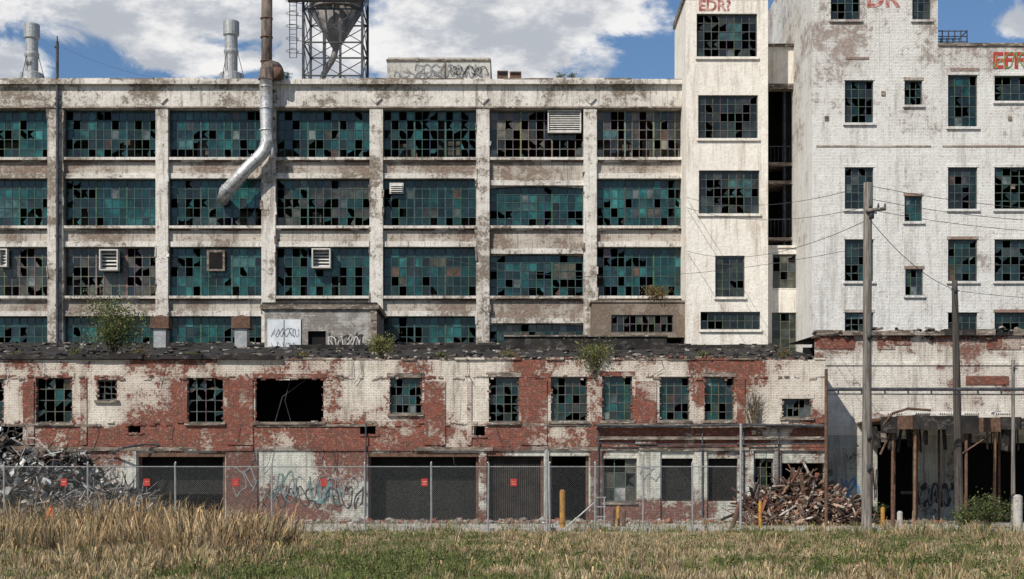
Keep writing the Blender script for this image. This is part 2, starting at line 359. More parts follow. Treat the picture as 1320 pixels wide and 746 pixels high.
lv.box(X(267),X(290),Y0-.1,Y0+.12,Z(350),Z(323),2); lv.box(X(270),X(287),Y0-.13,Y0-.1,Z(347),Z(326),1)
louvre(502,520,236,250,4,-.02)
lv.obj('window_louvres',[M['louvre'],M['dark'],M['brown']],main)
dp=Acc(); dp.cyl((X(77),Y0-.48,Z(440)),(X(77),Y0-.48,Z(57)),.09,n=8); dp.cyl((X(77),Y0-.48,Z(57)),(X(77),Y0-.48,Z(50)),.04,n=6)
for v in range(130,440,44): dp.box(X(74),X(80),Y0-.5,Y0-.25,Z(v)-.05,Z(v)+.05)
dp.cyl((X(77),Y0-.4,Z(62)),(X(73),Y0-.4,Z(64)),.06,n=6)
dp.obj('downpipe',[M['steel']],main)
xp,zp=plane(97); pn=Acc()
pn.box(xp(499),xp(632),97,102,ztop-1,zp(79),0)
pn.box(xp(498),xp(633),96.9,102.1,zp(79)+.003,zp(77.0),1); pn.box(xp(500),xp(632),96.95,97.2,zp(77)+.003,zp(74.5),0)
pn.box(xp(572),xp(574),96.9,97,ztop-1,zp(80),1)
pn.obj('penthouse',[peel('pale_block',(.65,.64,.60),(.52,.51,.47),(.3,.29,.27),(.38,.36,.33),(.25,.24,.22),-.15,brick=True,width=.1,streak=.4),M['brown']],main)
g=Acc(); squiggle(g,xp(535),xp(622),zp(101),zp(83),96.98,8,.08,0,5); squiggle(g,xp(505),xp(570),zp(101),zp(92),96.97,6,.05,0,8); squiggle(g,xp(580),xp(628),zp(98),zp(86),96.94,6,.05,1,18)
g.obj('graffiti_tags',[M['greysp'],M['ink']],main)
rb=Acc()
for (u0,u1,v0) in ((641,655,97),(657,672,98)):
    rb.box(xp(u0),xp(u1),96,97,ztop-1,zp(v0),0); rb.box(xp(u0)+.06,xp(u1)-.06,95.97,96,zp(102.5),zp(v0+1.5),1)
rb.obj('rooftop_boxes',[M['rust'],M['dark']],main)
# ================================================================= EXHAUST DUCT
duct=empty('exhaust_duct'); d=Acc(); yd=Y0-1.0; Xd,Zd=plane(yd)
def bez(p0,p1,p2,n=6): return [tuple((1-t)**2*Vector(p0)+2*t*(1-t)*Vector(p1)+t*t*Vector(p2)) for t in [i/n for i in range(n+1)]]
P=lambda u,v,y=yd:(Xd(u),y,Zd(v))
pts=[P(343,98),P(343,130),P(343.5,155)]+bez(P(344,172),P(346,192),P(334,203))+[P(318,218),P(290,248),P(284,254,yd+.9)]
d.tube(pts,.37,16,0)
for v in (112,140,168): d.cyl(P(343,v),P(343,v+1.2),.41,n=16,m=0)
for (u,v) in ((331,206),(310,227),(293,245)): d.cyl(P(u,v),P(u-.9,v+.9),.42,n=16,m=0)
d.cyl(P(340,183),P(352,181),.36,n=12,m=0); d.cyl(P(350,183),P(351.5,205),.13,n=8,m=0)
d.tube(bez(P(343,104),P(344,84),P(352,86,yd+.6),5)+bez(P(352,86,yd+1),P(350,82,yd+3),P(340,92,yd+3),4),.46,14,1)
d.cyl(P(358,88),P(358,103),.28,n=10,m=2); d.cyl(P(355,90),P(363,93),.2,n=8,m=2)
d.cyl(P(333,104,yd+3),P(333.5,-40,yd+3),.33,n=14,m=1)
for v in (92,62,30,5): d.cyl(P(333,v,yd+3),P(333,v-1.5,yd+3),.38,n=14,m=2)
for v in (115,150,): d.box(Xd(335),Xd(352),yd+.3,Y0-.2,Zd(v)-.05,Zd(v)+.05,1)
d.obj('duct_pipe',[M['duct'],M['dkpipe'],M['rust']],duct,smooth=True)
# ================================================================= ROOF VENT STACKS
def stack(uc,vtop,band):
    e=empty('roof_vent_stack'); a=Acc(); x_,z_=plane(96); xc=x_(uc); y=96
    prof=[(24.6,.85),(z_(96),.72),(z_(93),.40),(z_(vtop+44),.40),(z_(vtop+40),.46),(z_(vtop+38),.46),(z_(vtop+36),.40),(z_(vtop+19),.40),(z_(vtop+18),.50),(z_(vtop+1),.50),(z_(vtop),.46)]
    for (z0,r0),(z1,r1) in zip(prof[:-1],prof[1:]): a.cyl((xc,y,z0),(xc,y,z1),r0,r1,18,0,caps=True)
    a.cyl((xc,y,z_(vtop)),(xc,y,z_(vtop)+.02),.40,n=16,m=1)
    for k in range(3):
        t=k*2.1; a.cyl((xc+1.4*math.cos(t),y+1.4*math.sin(t),24.9),(xc+.4*math.cos(t),y+.4*math.sin(t),z_(vtop+40)),.025,n=4,m=1)
    a.obj('stack_body',[M['galv'],M['steel'],M['louvre']],e)
    if band: text('BF',xc-.25,y-.44,z_(87),.42,M['steel'],e)
stack(41,32,True); stack(298,28,False)
# ================================================================= CYCLONE HOPPER TOWER
cy=empty('dust_collector_tower'); a=Acc(); x_,z_=plane(98); z0=24.8; x0,x1=x_(391),x_(467); y0,y1=98,101.6; zt=z_(-25)
legs=[(x0,y0),(x1,y0),(x0,y1),(x1,y1)]
for x,y in legs: a.box(x-.08,x+.08,y-.08,y+.08,z0,zt,0)
lv_=[z0,z_(98),z_(55),z_(12),zt]
for za,zb in zip(lv_[:-1],lv_[1:]):
    for (p,q) in ((0,1),(2,3),(0,2),(1,3)):
        A,B=legs[p],legs[q]; a.cyl((*A,zb),(*B,zb),.06,n=4)
        if zb-za>1: a.cyl((*A,za),(*B,zb),.035,n=4); a.cyl((*B,za),(*A,zb),.035,n=4)
a.box(x_(416),x_(420),y0,y0+.15,z0,z_(40),0); a.box(x_(437),x_(440),y0,y0+.15,z0,z_(30),0)
for u in (374,383): a.cyl((x_(u),97.8,z_(76)),(x_(u),97.8,zt),.035,n=4)
for k in range(28): 
    z=z_(76)+k*.3; 
    if z<zt: a.cyl((x_(374),97.8,z),(x_(383),97.8,z),.02,n=4)
for k in range(7):
    z=z_(70)+k*.8
    a.tube([(x_(378.5)+.4*math.cos(t),97.8-.4+.4*math.sin(t),z) for t in [i*math.pi/4 for i in range(9)]],.02,4)
    a.cyl((x_(383),97.8,z),(x0,98,z),.025,n=4)
a.box(x_(372),x_(470),97.4,97.9,z_(4),z_(3),0)
a.obj('lattice',[M['steel']],cy)
c=Acc(); cx=x_(429); cyy=99.8
c.cyl((cx,cyy,z_(54)),(cx,cyy,z_(3)),.2,1.74,24); c.cyl((cx,cyy,z_(3)),(cx,cyy,z_(-30)),1.74,n=24); c.cyl((cx,cyy,z_(3)-.06),(cx,cyy,z_(3)+.06),1.8,n=24)
c.cyl((cx,cyy,z_(-30)),(cx,cyy,z_(-45)),1.72,.3,24)
for q in range(8):
    t=q*math.pi/4; c.cyl((cx+.22*math.cos(t),cyy+.22*math.sin(t),z_(52)),(cx+1.75*math.cos(t),cyy+1.75*math.sin(t),z_(4)),.035,n=4)
c.tube(bez((cx,cyy,z_(50)),(cx-.1,cyy,z_(66)),(x_(420),cyy,z_(74)),6)+[(x_(412),cyy,z_(88)),(x_(410),cyy,z0)],.2,10)
c.obj('hopper',[M['hopper']],cy,smooth=True)
# ================================================================= STAIR TOWER
X,Z=plane(87.6); tw=empty('stair_tower'); a=Acc(); fr=Acc(); gl=Acc(); Y1=87.6
tx0,tx1=X(884),X(990); tt=Z(-2)
W=[(898,976,18,74,8,5,.6),(900,977,123,179,8,5,.2),(901,979,220,276,8,5,.1),(922,960,330,382,4,5,.1),(903,980,401,424,8,2,.15)]
hs=[(X(w[0]),X(w[1]),Z(w[3]),Z(w[2])) for w in W]
wall(a,tx0,tx1,0,tt,Y1,.25,hs,0); shell(a,tx0,tx1,Y1,Y1+6,0,tt,0)
a.box(tx0-.1,tx1+.1,Y1-.1,Y1+6.1,tt,tt+.35,1)
for w,h in zip(W,hs):
    a.box(h[0]-.08,h[1]+.08,Y1-.12,Y1+.24,h[2]-.14,h[2]-.002,0)
    window(fr,gl,*h,Y1+.18,w[4],w[5],[(.012,.020,.020),(.020,.028,.024),(.008,.012,.012),(.035,.04,.034)],w[6],.3,1,(.07,.08,.07),.035,seed=w[2],clus=.5)
a.obj('walls',[M['cream'],M['brown']],tw); fr.obj('window_frames',[M['frame']],tw); gl.obj('window_panes',[M['glass']],tw)
i_=Acc(); i_.box(tx0+.1,tx1-.1,Y1+3,Y1+3.1,0,tt-.1)
for v in (100,200,300,390): i_.box(tx0+.1,tx1-.1,Y1+.26,Y1+3,Z(v),Z(v)+.2)
i_.obj('interior_floors',[M['dark']],tw)
text('EDR?',X(900),Y1-.02,Z(14),.85,M['gred'],tw,off=.02)
# recessed link with open balconies
lk=empty('link_building'); a=Acc(); fr=Acc(); gl=Acc(); Xl,Zl=plane(88.6); Yl=88.6
lx0,lx1=tx1+.003,(1047-660)/23.6-.005
hs=[(Xl(996),Xl(1036),Zl(372),Zl(328)),(Xl(995),Xl(1041),Zl(458),Zl(402))]
wall(a,lx0,lx1,0,Zl(320),Yl,.2,hs,0); a.box(lx0,lx1,Yl-.08,Yl+.2,Zl(320),Zl(317),0)
a.poly([(lx0,Yl,Zl(317)),(lx1,Yl,Zl(317)),(lx1,Yl+3,Zl(317)),(lx0,Yl+3,Zl(317))],0)
a.box(lx0,lx1,Yl+.9,Yl+1.3,Zl(103),Zl(55),0); a.box(lx0,lx1,Yl+.7,Yl+1.9,Zl(55)+.002,Zl(52),1)
a.box(lx0,lx1,Yl+.85,Yl+1.5,Zl(110),Zl(103.2),1)
for v in (208,232,306): a.box(lx0,lx1,Yl+1.2,Yl+4,Zl(v),Zl(v-4),1)
a.poly([(lx0,Yl+1.3,Zl(56)),(lx1,Yl+1.3,Zl(56)),(lx1,Yl+6,Zl(56)),(lx0,Yl+6,Zl(56))],2)
a.box(lx0,lx1,Yl+4,Yl+4.2,Zl(330),Zl(60),2)
a.box(Xl(1019),lx1-.002,Yl+1.6,Yl+3.9,Zl(317),Zl(104),2)
a.box(Xl(1016),Xl(1018.8),Yl+1.5,Yl+1.9,Zl(317),Zl(103),3)
for v0 in (205,300):
    for k in range(9): x=lx0+.1+k*.22; a.cyl((x,Yl+1.25,Zl(v0)),(x,Yl+1.25,Zl(v0-22)),.015,n=4,m=3)
    a.cyl((lx0,Yl+1.25,Zl(v0-22)),(lx1,Yl+1.25,Zl(v0-22)),.03,n=5,m=3)
for k in range(4): a.box(Xl(994+k*3),Xl(995+k*3),Yl+3.9,Yl+3.97,Zl(205),Zl(120),3)
a.box(lx0+.1,lx1-.1,Yl+3,Yl+3.1,0,Zl(320),2)
for h,n in zip(hs,((4,4),(4,5))): window(fr,gl,*h,Yl+.12,*n,[(.045,.055,.04),(.02,.026,.022),(.09,.09,.065)],.3,.2,1,(.10,.10,.08),.035,seed=h[2])
a.obj('walls',[M['cream'],M['brown'],M['dark'],M['steel'],M['rust']],lk); fr.obj('window_frames',[M['frame']],lk); gl.obj('window_panes',[M['glass']],lk)
# ================================================================= WHITE WAREHOUSE (right)
X,Z=plane(83.9); Y2=83.9; wh=empty('white_brick_warehouse'); a=Acc(); fr=Acc(); gl=Acc()
wx0,wxm,wx1=X(1047),X(1209),X(1520); zr=Z(60); zt=Z(-90)
H=[]
for v0,v1 in ((104,159),(216,270),(309,363),(402,440)): H.append((1089,1126,v0,v1,4,5))
H+= [(1166,1189,104,136,3,3),(1166,1189,253,286,3,3),(1167,1190,347,380,3,3),(1071,1109,-30,26,4,5),(1176,1200,-20,26,3,4)]
for u0,u1 in ((1222,1260),(1282,1326),(1355,1393),(1430,1468)):
    for v0,v1 in ((97,164) if u0==1222 else (98,131),(216,270),(309,363),(402,440)): H.append((u0,u1,v0,v1,4,5 if v1-v0>40 else 3))
hs=[(X(h[0]),X(h[1]),Z(h[3]),Z(h[2])) for h in H]
wall(a,wx0,wxm,0,zt,Y2,.22,[h for h,k in zip(hs,H) if k[0]<1209],0); wall(a,wxm,wx1,0,zr,Y2+.0,.22,[h for h,k in zip(hs,H) if k[0]>1209],0)
shell(a,wx0,wxm,Y2,Y2+16,0,zt,0); shell(a,wxm,wx1,Y2,Y2+16,0,zr,0)
a.box(wxm+.01,wx1,Y2-.08,Y2+.4,zr+.002,zr+.16,1)
for h,k in zip(hs,H):
    a.box(h[0]-.1,h[1]+.1,Y2-.12,Y2+.2,h[2]-.13,h[2]-.002,0)
    a.box(h[0]-.06,h[1]+.06,Y2-.03,Y2+.1,h[3]+.002,h[3]+.16,R.choice((0,0,2)))
    window(fr,gl,*h,Y2+.17,k[4],k[5],TEAL[:3]+DKT if R.random()<.5 else DKT+[(.03,.035,.032)],R.choice((.15,.3,.45)),.2,1,(.06,.08,.075),.035,seed=k[0]+k[2],clus=.6)
for (u,v) in ((1299,150),(1303,238),(1136,118),(1063,150)): a.box(X(u),X(u+5),Y2-.05,Y2,Z(v+6),Z(v),1)
for (u0,u1,v0,v1) in ((1090,1120,74,77),(1225,1262,88,92),(1052,1200,188,190),(1215,1330,188,190)): a.box(X(u0),X(u1),Y2-.035,Y2,Z(v1),Z(v0),2)
a.obj('walls',[M['white'],M['brown'],peel('bare_patch',(.6,.55,.5),(.5,.45,.4),(.28,.14,.10),(.33,.22,.17),(.35,.3,.27),-.02,brick=True,width=.06)],wh); fr.obj('window_frames',[M['frame']],wh); gl.obj('window_panes',[M['glass']],wh)
i_=Acc(); i_.box(wx0+.1,wx1-.1,Y2+4,Y2+4.1,0,zr-.1); i_.box(wx0+.1,wxm-.1,Y2+4,Y2+4.1,zr,zt-.1)
for v in (60,190,290,390): i_.box(wx0+.1,wx1-.1,Y2+.24,Y2+4,Z(v)-.2,Z(v))
i_.obj('interior_floors',[M['dark']],wh)
text('DR',X(1116),Y2-.02,Z(9),1.35,M['gred'],wh,off=.03)
text('EFFORT',X(1279),Y2-.02,Z(88),1.2,M['red'],wh,off=.04)
g=Acc(); squiggle(g,X(1281),X(1345),Z(89),Z(67),Y2-.03,5,.07,0,3); g.obj('graffiti_tags',[simple('green_spray_paint',(.12,.2,.06),(.2,.28,.1))],wh)
rl=Acc()
for y in (Y2+.5,Y2+2):
    for u in (1211,1218,1226,1234,1242,1250): rl.cyl((X(u),y,zr),(X(u),y,Z(36)),.035,n=5)
    for v in (37,44,51): rl.cyl((X(1211),y,Z(v)),(X(1250),y,Z(v)),.03,n=5)
rl.cyl((X(1250),Y2+.5,Z(37)),(X(1250),Y2+2,Z(37)),.03,n=5)
rl.obj('roof_railing',[M['steel']],wh)
# ================================================================= LOW BRICK BUILDING
X,Z=plane(73.3); Y3=73.3; lo=empty('low_brick_building'); a=Acc(); fr=Acc(); gl=Acc()
bx0,bx1=X(-260),X(1064); zt=Z(463); zm=Z(578)
UP=[(-40,5,488,545,3,4,.3),(46,93,486,544,4,4,.75),(125,151,489,515,3,3,.9),(241,288,486,544,4,4,.97),(329,417,487,543,0,0,1),(502,544,486,532,5,4,.2),(630,669,485,543,4,5,.45),(710,757,485,542,5,5,.3),
 (776,815,484,541,4,5,.15),(850,889,485,541,4,5,.1),(908,946,485,541,4,5,.3),(1008,1046,513,537,5,2,.2),
 (-5,32,546,566,0,0,0),(165,181,547,558,0,0,0),(464,484,547,560,0,0,0),(611,625,547,562,0,0,0),(-160,-110,486,544,4,4,.3)]
DN=[(178,290,583,680,0,0,0),(475,617,583,680,0,0,0),(628,701,587,680,0,0,0),(708,759,587,680,0,0,0),(778,821,590,646,3,3,.3),(853,893,590,645,0,0,0),(913,951,590,645,0,0,0),(973,997,590,636,3,4,.7),(1008,1063,596,630,0,0,0),(-150,-40,583,680,0,0,0)]
cv=lambda L:[(X(w[0]),X(w[1]),max(0,Z(w[3])),Z(w[2])) for w in L]
hu,hd=cv(UP),cv(DN)
wall(a,bx0,bx1,zm,zt,Y3,.35,hu,0); wall(a,bx0,bx1,0,zm,Y3+.0,.4,hd,1)
a.poly([(bx0,90,0),(bx0,Y3,0),(bx0,Y3,zt),(bx0,90,zt+2.3)],0); a.poly([(bx1,Y3,0),(bx1,90,0),(bx1,90,zt+2.3),(bx1,Y3,zt)],0)
for (u0,u1) in ((30,44),(104,112),(293,326),(547,574),(602,608),(672,705),(819,846),(950,960)):
    a.box(X(u0),X(u1),Y3-.06,Y3+.01,zm+.2,Z(486)-R.uniform(0,.2),3)
for (u0,u1) in ((150,176),(292,332),(619,627),(702,707),(761,776),(823,851),(895,911),(953,971),(998,1006)):
    a.box(X(u0),X(u1),Y3-.10,Y3+.01,0,zm-.1,4 if u0 in(292,761,998) else 1)
x=bx0
while x<bx1:
    w=R.uniform(.8,4.5); x2=min(x+w,bx1); a.box(x,x2-.01,Y3-R.uniform(.06,.18),Y3+.01,Z(577)-.12,Z(577)+R.uniform(.04,.1),R.choice((2,2,3,4))); x+=w
x=X(768)
while x<bx1:
    w=R.uniform(1.5,4.5); x2=min(x+w,bx1); a.box(x,x2-.01,Y3-R.uniform(.24,.34),Y3+.01,Z(551),Z(546)+R.uniform(-.02,.04),2); a.box(x,x2-.01,Y3-.16,Y3+.01,Z(566),Z(562),R.choice((2,3)))
    x+=w
for h,w in zip(hu,UP):
    if w[3]-w[2]>22:
        a.box(h[0]-.1,h[1]+.1,Y3-.13,Y3+.3,h[2]-.13,h[2]-.002,2); a.box(h[0]-.12,h[1]+.12,Y3-.035,Y3+.01,h[3]+.002,h[3]+.22,R.choice((0,2,3)))
        for sx in (h[0],h[1]):      # broken jamb bricks
            for k in range(9): z=R.uniform(h[2],h[3]); a.rbox((sx,Y3+.1,z),(R.uniform(.06,.2),.2,.075),(0,0,0),3,jit=.012)
    else:
        for k in range(14): # ragged hole edge
            x=R.uniform(h[0]-.1,h[1]+.1); z=R.choice((h[2],h[3])); a.rbox((x,Y3+.06,z),(.24,.22,.09),(0,R.uniform(-.2,.2),0),3,jit=.02)
for h,w in zip(hd,DN):
    if w[4]: a.box(h[0]-.1,h[1]+.1,Y3-.09,Y3+.3,h[2]-.13,h[2]-.002,2)
for (u0,u1,v) in ((5,130,546),(330,475,546),(630,760,545)): a.box(X(u0),X(u1),Y3-.07,Y3+.01,Z(v+3),Z(v),2)
x=bx0
while x<bx1:
    w=R.uniform(.3,1.6); x2=min(x+w,bx1); t=R.random()
    if x<X(334): a.box(x,x2-.01,Y3-R.uniform(.12,.25),Y3+.5,zt+.002+R.uniform(-.0,.03),zt+R.uniform(.12,.28),5)
    elif t<.75: a.box(x,x2-.02,Y3-R.uniform(.03,.12),Y3+.4,zt+.002,zt+R.uniform(.04,.13),2 if t<.35 else 0)
    x+=w
for k in range(420):
    x=R.uniform(bx0,bx1); a.rbox((x,Y3+R.uniform(-.02,.5),zt+R.uniform(.02,.16)),(R.uniform(.1,.3),.14,.08),(R.uniform(-.4,.4),R.uniform(-.4,.4),R.random()*3),R.choice((2,3,5,5)),jit=.02)
for k in range(320):
    x=R.uniform(bx0,bx1); v=R.choice((486,545,576)); a.rbox((x,Y3+.0,Z(v)+R.uniform(-.1,.1)),(R.uniform(.1,.4),R.uniform(.06,.16),R.uniform(.05,.1)),(0,R.uniform(-.15,.15),0),R.choice((0,2,3,3)),jit=.015)
redm=peel('bare_red_brick',(.66,.60,.53),(.46,.40,.34),(.25,.060,.037),(.13,.038,.028),(.22,.16,.13),.05,brick=True,width=.03,streak=.3,big=1.0,fine=.5,over=.3)
red2=peel('sooty_brick',(.42,.42,.38),(.3,.28,.25),(.16,.05,.035),(.08,.032,.027),(.2,.15,.13),.04,brick=True,width=.03,streak=.4,big=1.0,fine=.5,over=.3)
a.obj('walls',[M['low_up'],M['low_dn'],M['brown'],redm,red2,M['tar']],lo)
for h,w in zip(hu+hd,UP+DN):
    if w[4]: window(fr,gl,*h,Y3+.22,w[4],w[5],TEAL[:3]+[(.02,.032,.032),(.035,.045,.045)] if w[2]<560 else GREY+[(.2,.2,.2)],w[6],.2,1,(.08,.09,.08),.035,seed=w[0]*.1,clus=.7 if w[6]<.9 else 0)
fr.obj('window_frames',[M['frame']],lo); gl.obj('window_panes',[M['glass']],lo)
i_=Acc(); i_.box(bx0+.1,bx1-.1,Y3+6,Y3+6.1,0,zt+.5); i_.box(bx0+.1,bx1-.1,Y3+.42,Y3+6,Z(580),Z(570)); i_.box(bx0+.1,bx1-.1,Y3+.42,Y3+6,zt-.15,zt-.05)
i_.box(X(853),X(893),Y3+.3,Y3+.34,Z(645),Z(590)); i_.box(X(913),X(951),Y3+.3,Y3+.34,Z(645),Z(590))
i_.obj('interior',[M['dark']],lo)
dr=Acc(); n=60
for i in range(n):
    x0=X(628)+(X(701)-X(628))*i/n; x1=X(628)+(X(701)-X(628))*(i+1)/n; ya,yb=(Y3+.3,Y3+.36) if i%2 else (Y3+.36,Y3+.3)
    dr.poly([(x0,ya,0),(x1,yb,0),(x1,yb,Z(587)),(x0,ya,Z(587))],0)
for i in range(28):
    z0=0+(Z(583))*i/28; dr.poly([(X(475),Y3+.9,z0),(X(617),Y3+.9,z0),(X(617),Y3+.95,z0+Z(583)/28),(X(475),Y3+.95,z0+Z(583)/28)],1)
for i in range(22):
    z0=Z(636)+(Z(583)-Z(636))*i/22; hh=(Z(583)-Z(636))/22; dr.poly([(X(178),Y3+.9,z0),(X(290),Y3+.9,z0),(X(290),Y3+.94,z0+hh),(X(178),Y3+.94,z0+hh)],1)
for u in (476,615,629,699,710,757,180,288): dr.box(X(u)-.06,X(u)+.06,Y3+.2,Y3+.32,0,Z(588),2)
dr.box(X(178),X(290),Y3-.02,Y3+.3,Z(588),Z(583),2); dr.box(X(475),X(617),Y3-.02,Y3+.3,Z(588),Z(583.2),2)
dr.obj('doors',[simple('dark_corrugated',(.025,.02,.018),(.045,.038,.033),2),simple('black_shutter',(.008,.008,.008),(.015,.014,.013),1.2),M['rust']],lo)
pp=Acc()
pp.tube([(X(768),Y3-.4,Z(548)),(X(860),Y3-.42,Z(549)),(X(960),Y3-.4,Z(547)),(X(1062),Y3-.4,Z(549))],.05,6)
pp.tube([(X(770),Y3-.25,Z(571)),(X(900),Y3-.25,Z(573)),(X(1062),Y3-.25,Z(571))],.035,6)
for u in (771,905,958,1003,472): pp.cyl((X(u),Y3-.15,Z(546)),(X(u),Y3-.15,.3),.04,n=6)
pp.tube([(X(143),Y3-.2,Z(584)),(X(165),Y3-.9,Z(577)),(X(190),Y3-.3,Z(572)),(X(205),Y3-.05,Z(573))],.05,6)
pp.tube([(X(372),Y3+.4,Z(490)),(X(366),Y3+.3,Z(515)),(X(374),Y3+.3,Z(543))],.015,5,0)
pp.tube([(X(352),Y3+.6,Z(543)),(X(362),Y3+.5,Z(510)),(X(392),Y3+.5,Z(488))],.02,5,0)
for k in range(26):
    u=R.uniform(5,1050); v=R.choice((463,545,578)); x=X(u); pp.tube([(x,Y3-.1,Z(v)),(x+R.uniform(-.2,.2),Y3-.15,Z(v+R.uniform(8,20))),(x+R.uniform(-.5,.5),Y3-.1,Z(v+R.uniform(20,34)))],.014,4)
pp.obj('pipes',[M['steel'],M['louvre']],lo)
g=Acc()
squiggle(g,X(338),X(470),Z(655),Z(625),Y3,9,.06,0,21); squiggle(g,X(400),X(436),Z(650),Z(618),Y3,3,.12,1,22); squiggle(g,X(345),X(380),Z(648),Z(605),Y3-.02,2,.05,1,23); squiggle(g,X(350),X(460),Z(640),Z(612),Y3-.03,7,.04,2,29)
squiggle(g,X(302),X(330),Z(640),Z(600),Y3-.12,2,.05,2,24); squiggle(g,X(825),X(850),Z(620),Z(600),Y3-.12,2,.04,2,25)
squiggle(g,X(10),X(150),Z(625),Z(590),Y3,6,.08,2,26)
g.obj('graffiti_tags',[M['ink'],M['teal'],M['greysp']],lo)
rf=Acc(); yb=89.7; n=60; m=12
for i in range(n):
    for j in range(m):
        def p(i,j):
            x=bx0+(bx1-bx0)*i/n; y=Y3+.3+(yb-Y3-.3)*j/m
            return (x,y,zt+.02+2.35*j/m+ (.10*mnoise.noise(Vector((x*.4,y*.6,2))) if 0<j<m else 0))
        rf.poly([p(i,j),p(i+1,j),p(i+1,j+1),p(i,j+1)],0)
for k in range(800):
    x=R.uniform(bx0,bx1); t=R.random(); y=Y3+.4+t*15.5; q=.5; rf.rbox((x,y,zt+.05+2.35*(y-Y3-.3)/(yb-Y3-.3)),(R.uniform(.1,.9)*q,R.uniform(.1,.6)*q,R.uniform(.03,.10)),(R.uniform(-.1,.2),R.uniform(-.12,.12),R.random()*3),R.choice((0,0,0,0,1,1,2)),jit=.03)
rf.box(X(335),X(1000),83,83.2,zt+1.3,zt+1.62,0); rf.box(X(650),X(890),84.5,86.3,zt+1.5,zt+2.2,0); rf.box(X(648),X(892),84.4,86.3,zt+2.203,zt+2.28,1)
rf.obj('roof',[M['tar'],M['brown'],M['block']],lo)
# ---------------- small structures on the low roof
X,Z=plane(85); bh=empty('block_stairhead'); a=Acc(); Yb=85
hs=[(X(397),X(420),Z(470),Z(426))]
wall(a,X(341),X(484),Z(480),Z(398),Yb,.25,hs,0); shell(a,X(341),X(484),Yb,89.7,Z(480),Z(398),0)
a.box(X(336),X(489),Yb-.15,89.7,Z(398)+.002,Z(392),1); a.box(X(338),X(486),Yb-.05,89.7,Z(392)+.002,Z(389),2)
a.box(X(345),X(388),Yb-.08,Yb-.002,Z(462),Z(411),3); a.box(X(366),X(367),Yb-.085,Yb-.08,Z(462),Z(412),4)
a.box(X(396),X(421),Yb+.26,Yb+.3,Z(470),Z(425),4)
a.box(X(478),X(486),Yb-.12,Yb-.002,Z(462),Z(400),1)
a.obj('walls',[M['block'],M['brown'],M['tar'],M['whitepanel'],M['dark']],bh)
g=Acc(); squiggle(g,X(423),X(474),Z(456),Z(428),Yb,6,.10,0,31); squiggle(g,X(424),X(472),Z(455),Z(430),Yb-.01,5,.05,1,33); squiggle(g,X(349),X(385),Z(434),Z(422),Yb-.09,6,.03,2,32); squiggle(g,X(350),X(385),Z(452),Z(440),Yb-.09,5,.025,2,34)
g.obj('graffiti_tags',[M['ink'],M['louvre'],M['greysp']],bh)
ob=empty('concrete_oriel'); a=Acc(); fr=Acc(); gl=Acc(); X,Z=plane(88); Yo=88
h=(X(788),X(868),Z(428),Z(405)); wall(a,X(763),X(887),Z(432),Z(389),Yo,.2,[h],0); a.box(X(761),X(889),Yo-.08,89.9,Z(389)+.002,Z(386.5),0)
a.poly([(X(763),90,Z(432)),(X(763),Yo,Z(432)),(X(763),Yo,Z(389)),(X(763),90,Z(389))],0); a.poly([(X(887),Yo,Z(432)),(X(887),90,Z(432)),(X(887),90,Z(389)),(X(887),Yo,Z(389))],0)
a.box(X(763),X(887),Yo,89.9,Z(434),Z(432)-.002,0); a.box(X(770),X(880),Yo+1,Yo+1.05,Z(432),Z(389),1)
window(fr,gl,*h,Yo+.12,10,2,GREY,.55,.2,1,(.08,.08,.07),.04,seed=3)
a.obj('walls',[peel('stained_concrete',(.38,.33,.27),(.28,.23,.19),(.14,.105,.08),(.22,.17,.13),(.2,.17,.15),0,brick=False,streak=.6),M['dark']],ob); fr.obj('window_frames',[M['frame']],ob); gl.obj('window_panes',[M['glass']],ob)
for uc in (208,312):
    e=empty('roof_ventilator'); a=Acc(); X,Z=plane(85); x=X(uc); w=.42
    a.box(x-w*.8,x+w*.8,85-w,85+w,Z(448),Z(422),0)
    a.box(x-w*1.2,x+w*1.2,85-w*1.2,85+w*1.2,Z(421.9),Z(409),1)
    pts=[(x-w*1.2,85-w*1.2),(x+w*1.2,85-w*1.2),(x+w*1.2,85+w*1.2),(x-w*1.2,85+w*1.2)]
    for i in range(4): p,q=pts[i],pts[(i+1)%4]; a.poly([(*p,Z(409)+.002),(*q,Z(409)+.002),(x,85,Z(405))],1)
    a.box(x-w*1.28,x+w*1.28,85-w*1.28,85+w*1.28,Z(423.5),Z(422)-.002,1)
    a.obj('ventilator_body',[M['galv'],M['rust']],e)
# ================================================================= ANNEX + CANOPY (right)
X,Z=plane(76); Y4=76; an=empty('annex_building'); a=Acc(); ax0,ax1=bx1+.01,X(1560)
zs=Z(560)
hs=[(X(1120),X(1150),Z(555),Z(540))]
wall(a,ax0,ax1,zs,Z(432),Y4,.3,hs,0)
hs2=[(X(1131),X(1178),0,Z(565)),(X(1238),X(1330),0,Z(570)),(X(1400),X(1480),0,Z(570))]
wall(a,ax0,ax1,0,zs,Y4,.3,hs2,5)
a.poly([(ax0,Y4,Z(432)),(ax1,Y4,Z(432)),(ax1,83.9,Z(432)+.3),(ax0,83.9,Z(432)+.3)],2)
a.poly([(ax0,Y3,0),(ax0,Y4,0),(ax0,Y4,Z(463)),(ax0,Y3,Z(463))],0)
x=ax0
while x<ax1:
    w=R.uniform(.6,2.4); x2=min(x+w,ax1); a.box(x,x2-.01,Y4-R.uniform(.15,.3),Y4+.3,Z(432)+.002,Z(432)+R.uniform(.15,.38),R.choice((2,2,1))); x+=w
for k in range(120):
    x=R.uniform(ax0,ax1); a.rbox((x,Y4-.05,Z(434)+R.uniform(-.05,.45)),(R.uniform(.1,.5),.2,.09),(R.uniform(-.3,.3),R.uniform(-.3,.3),R.random()),R.choice((1,2,2)),jit=.02)
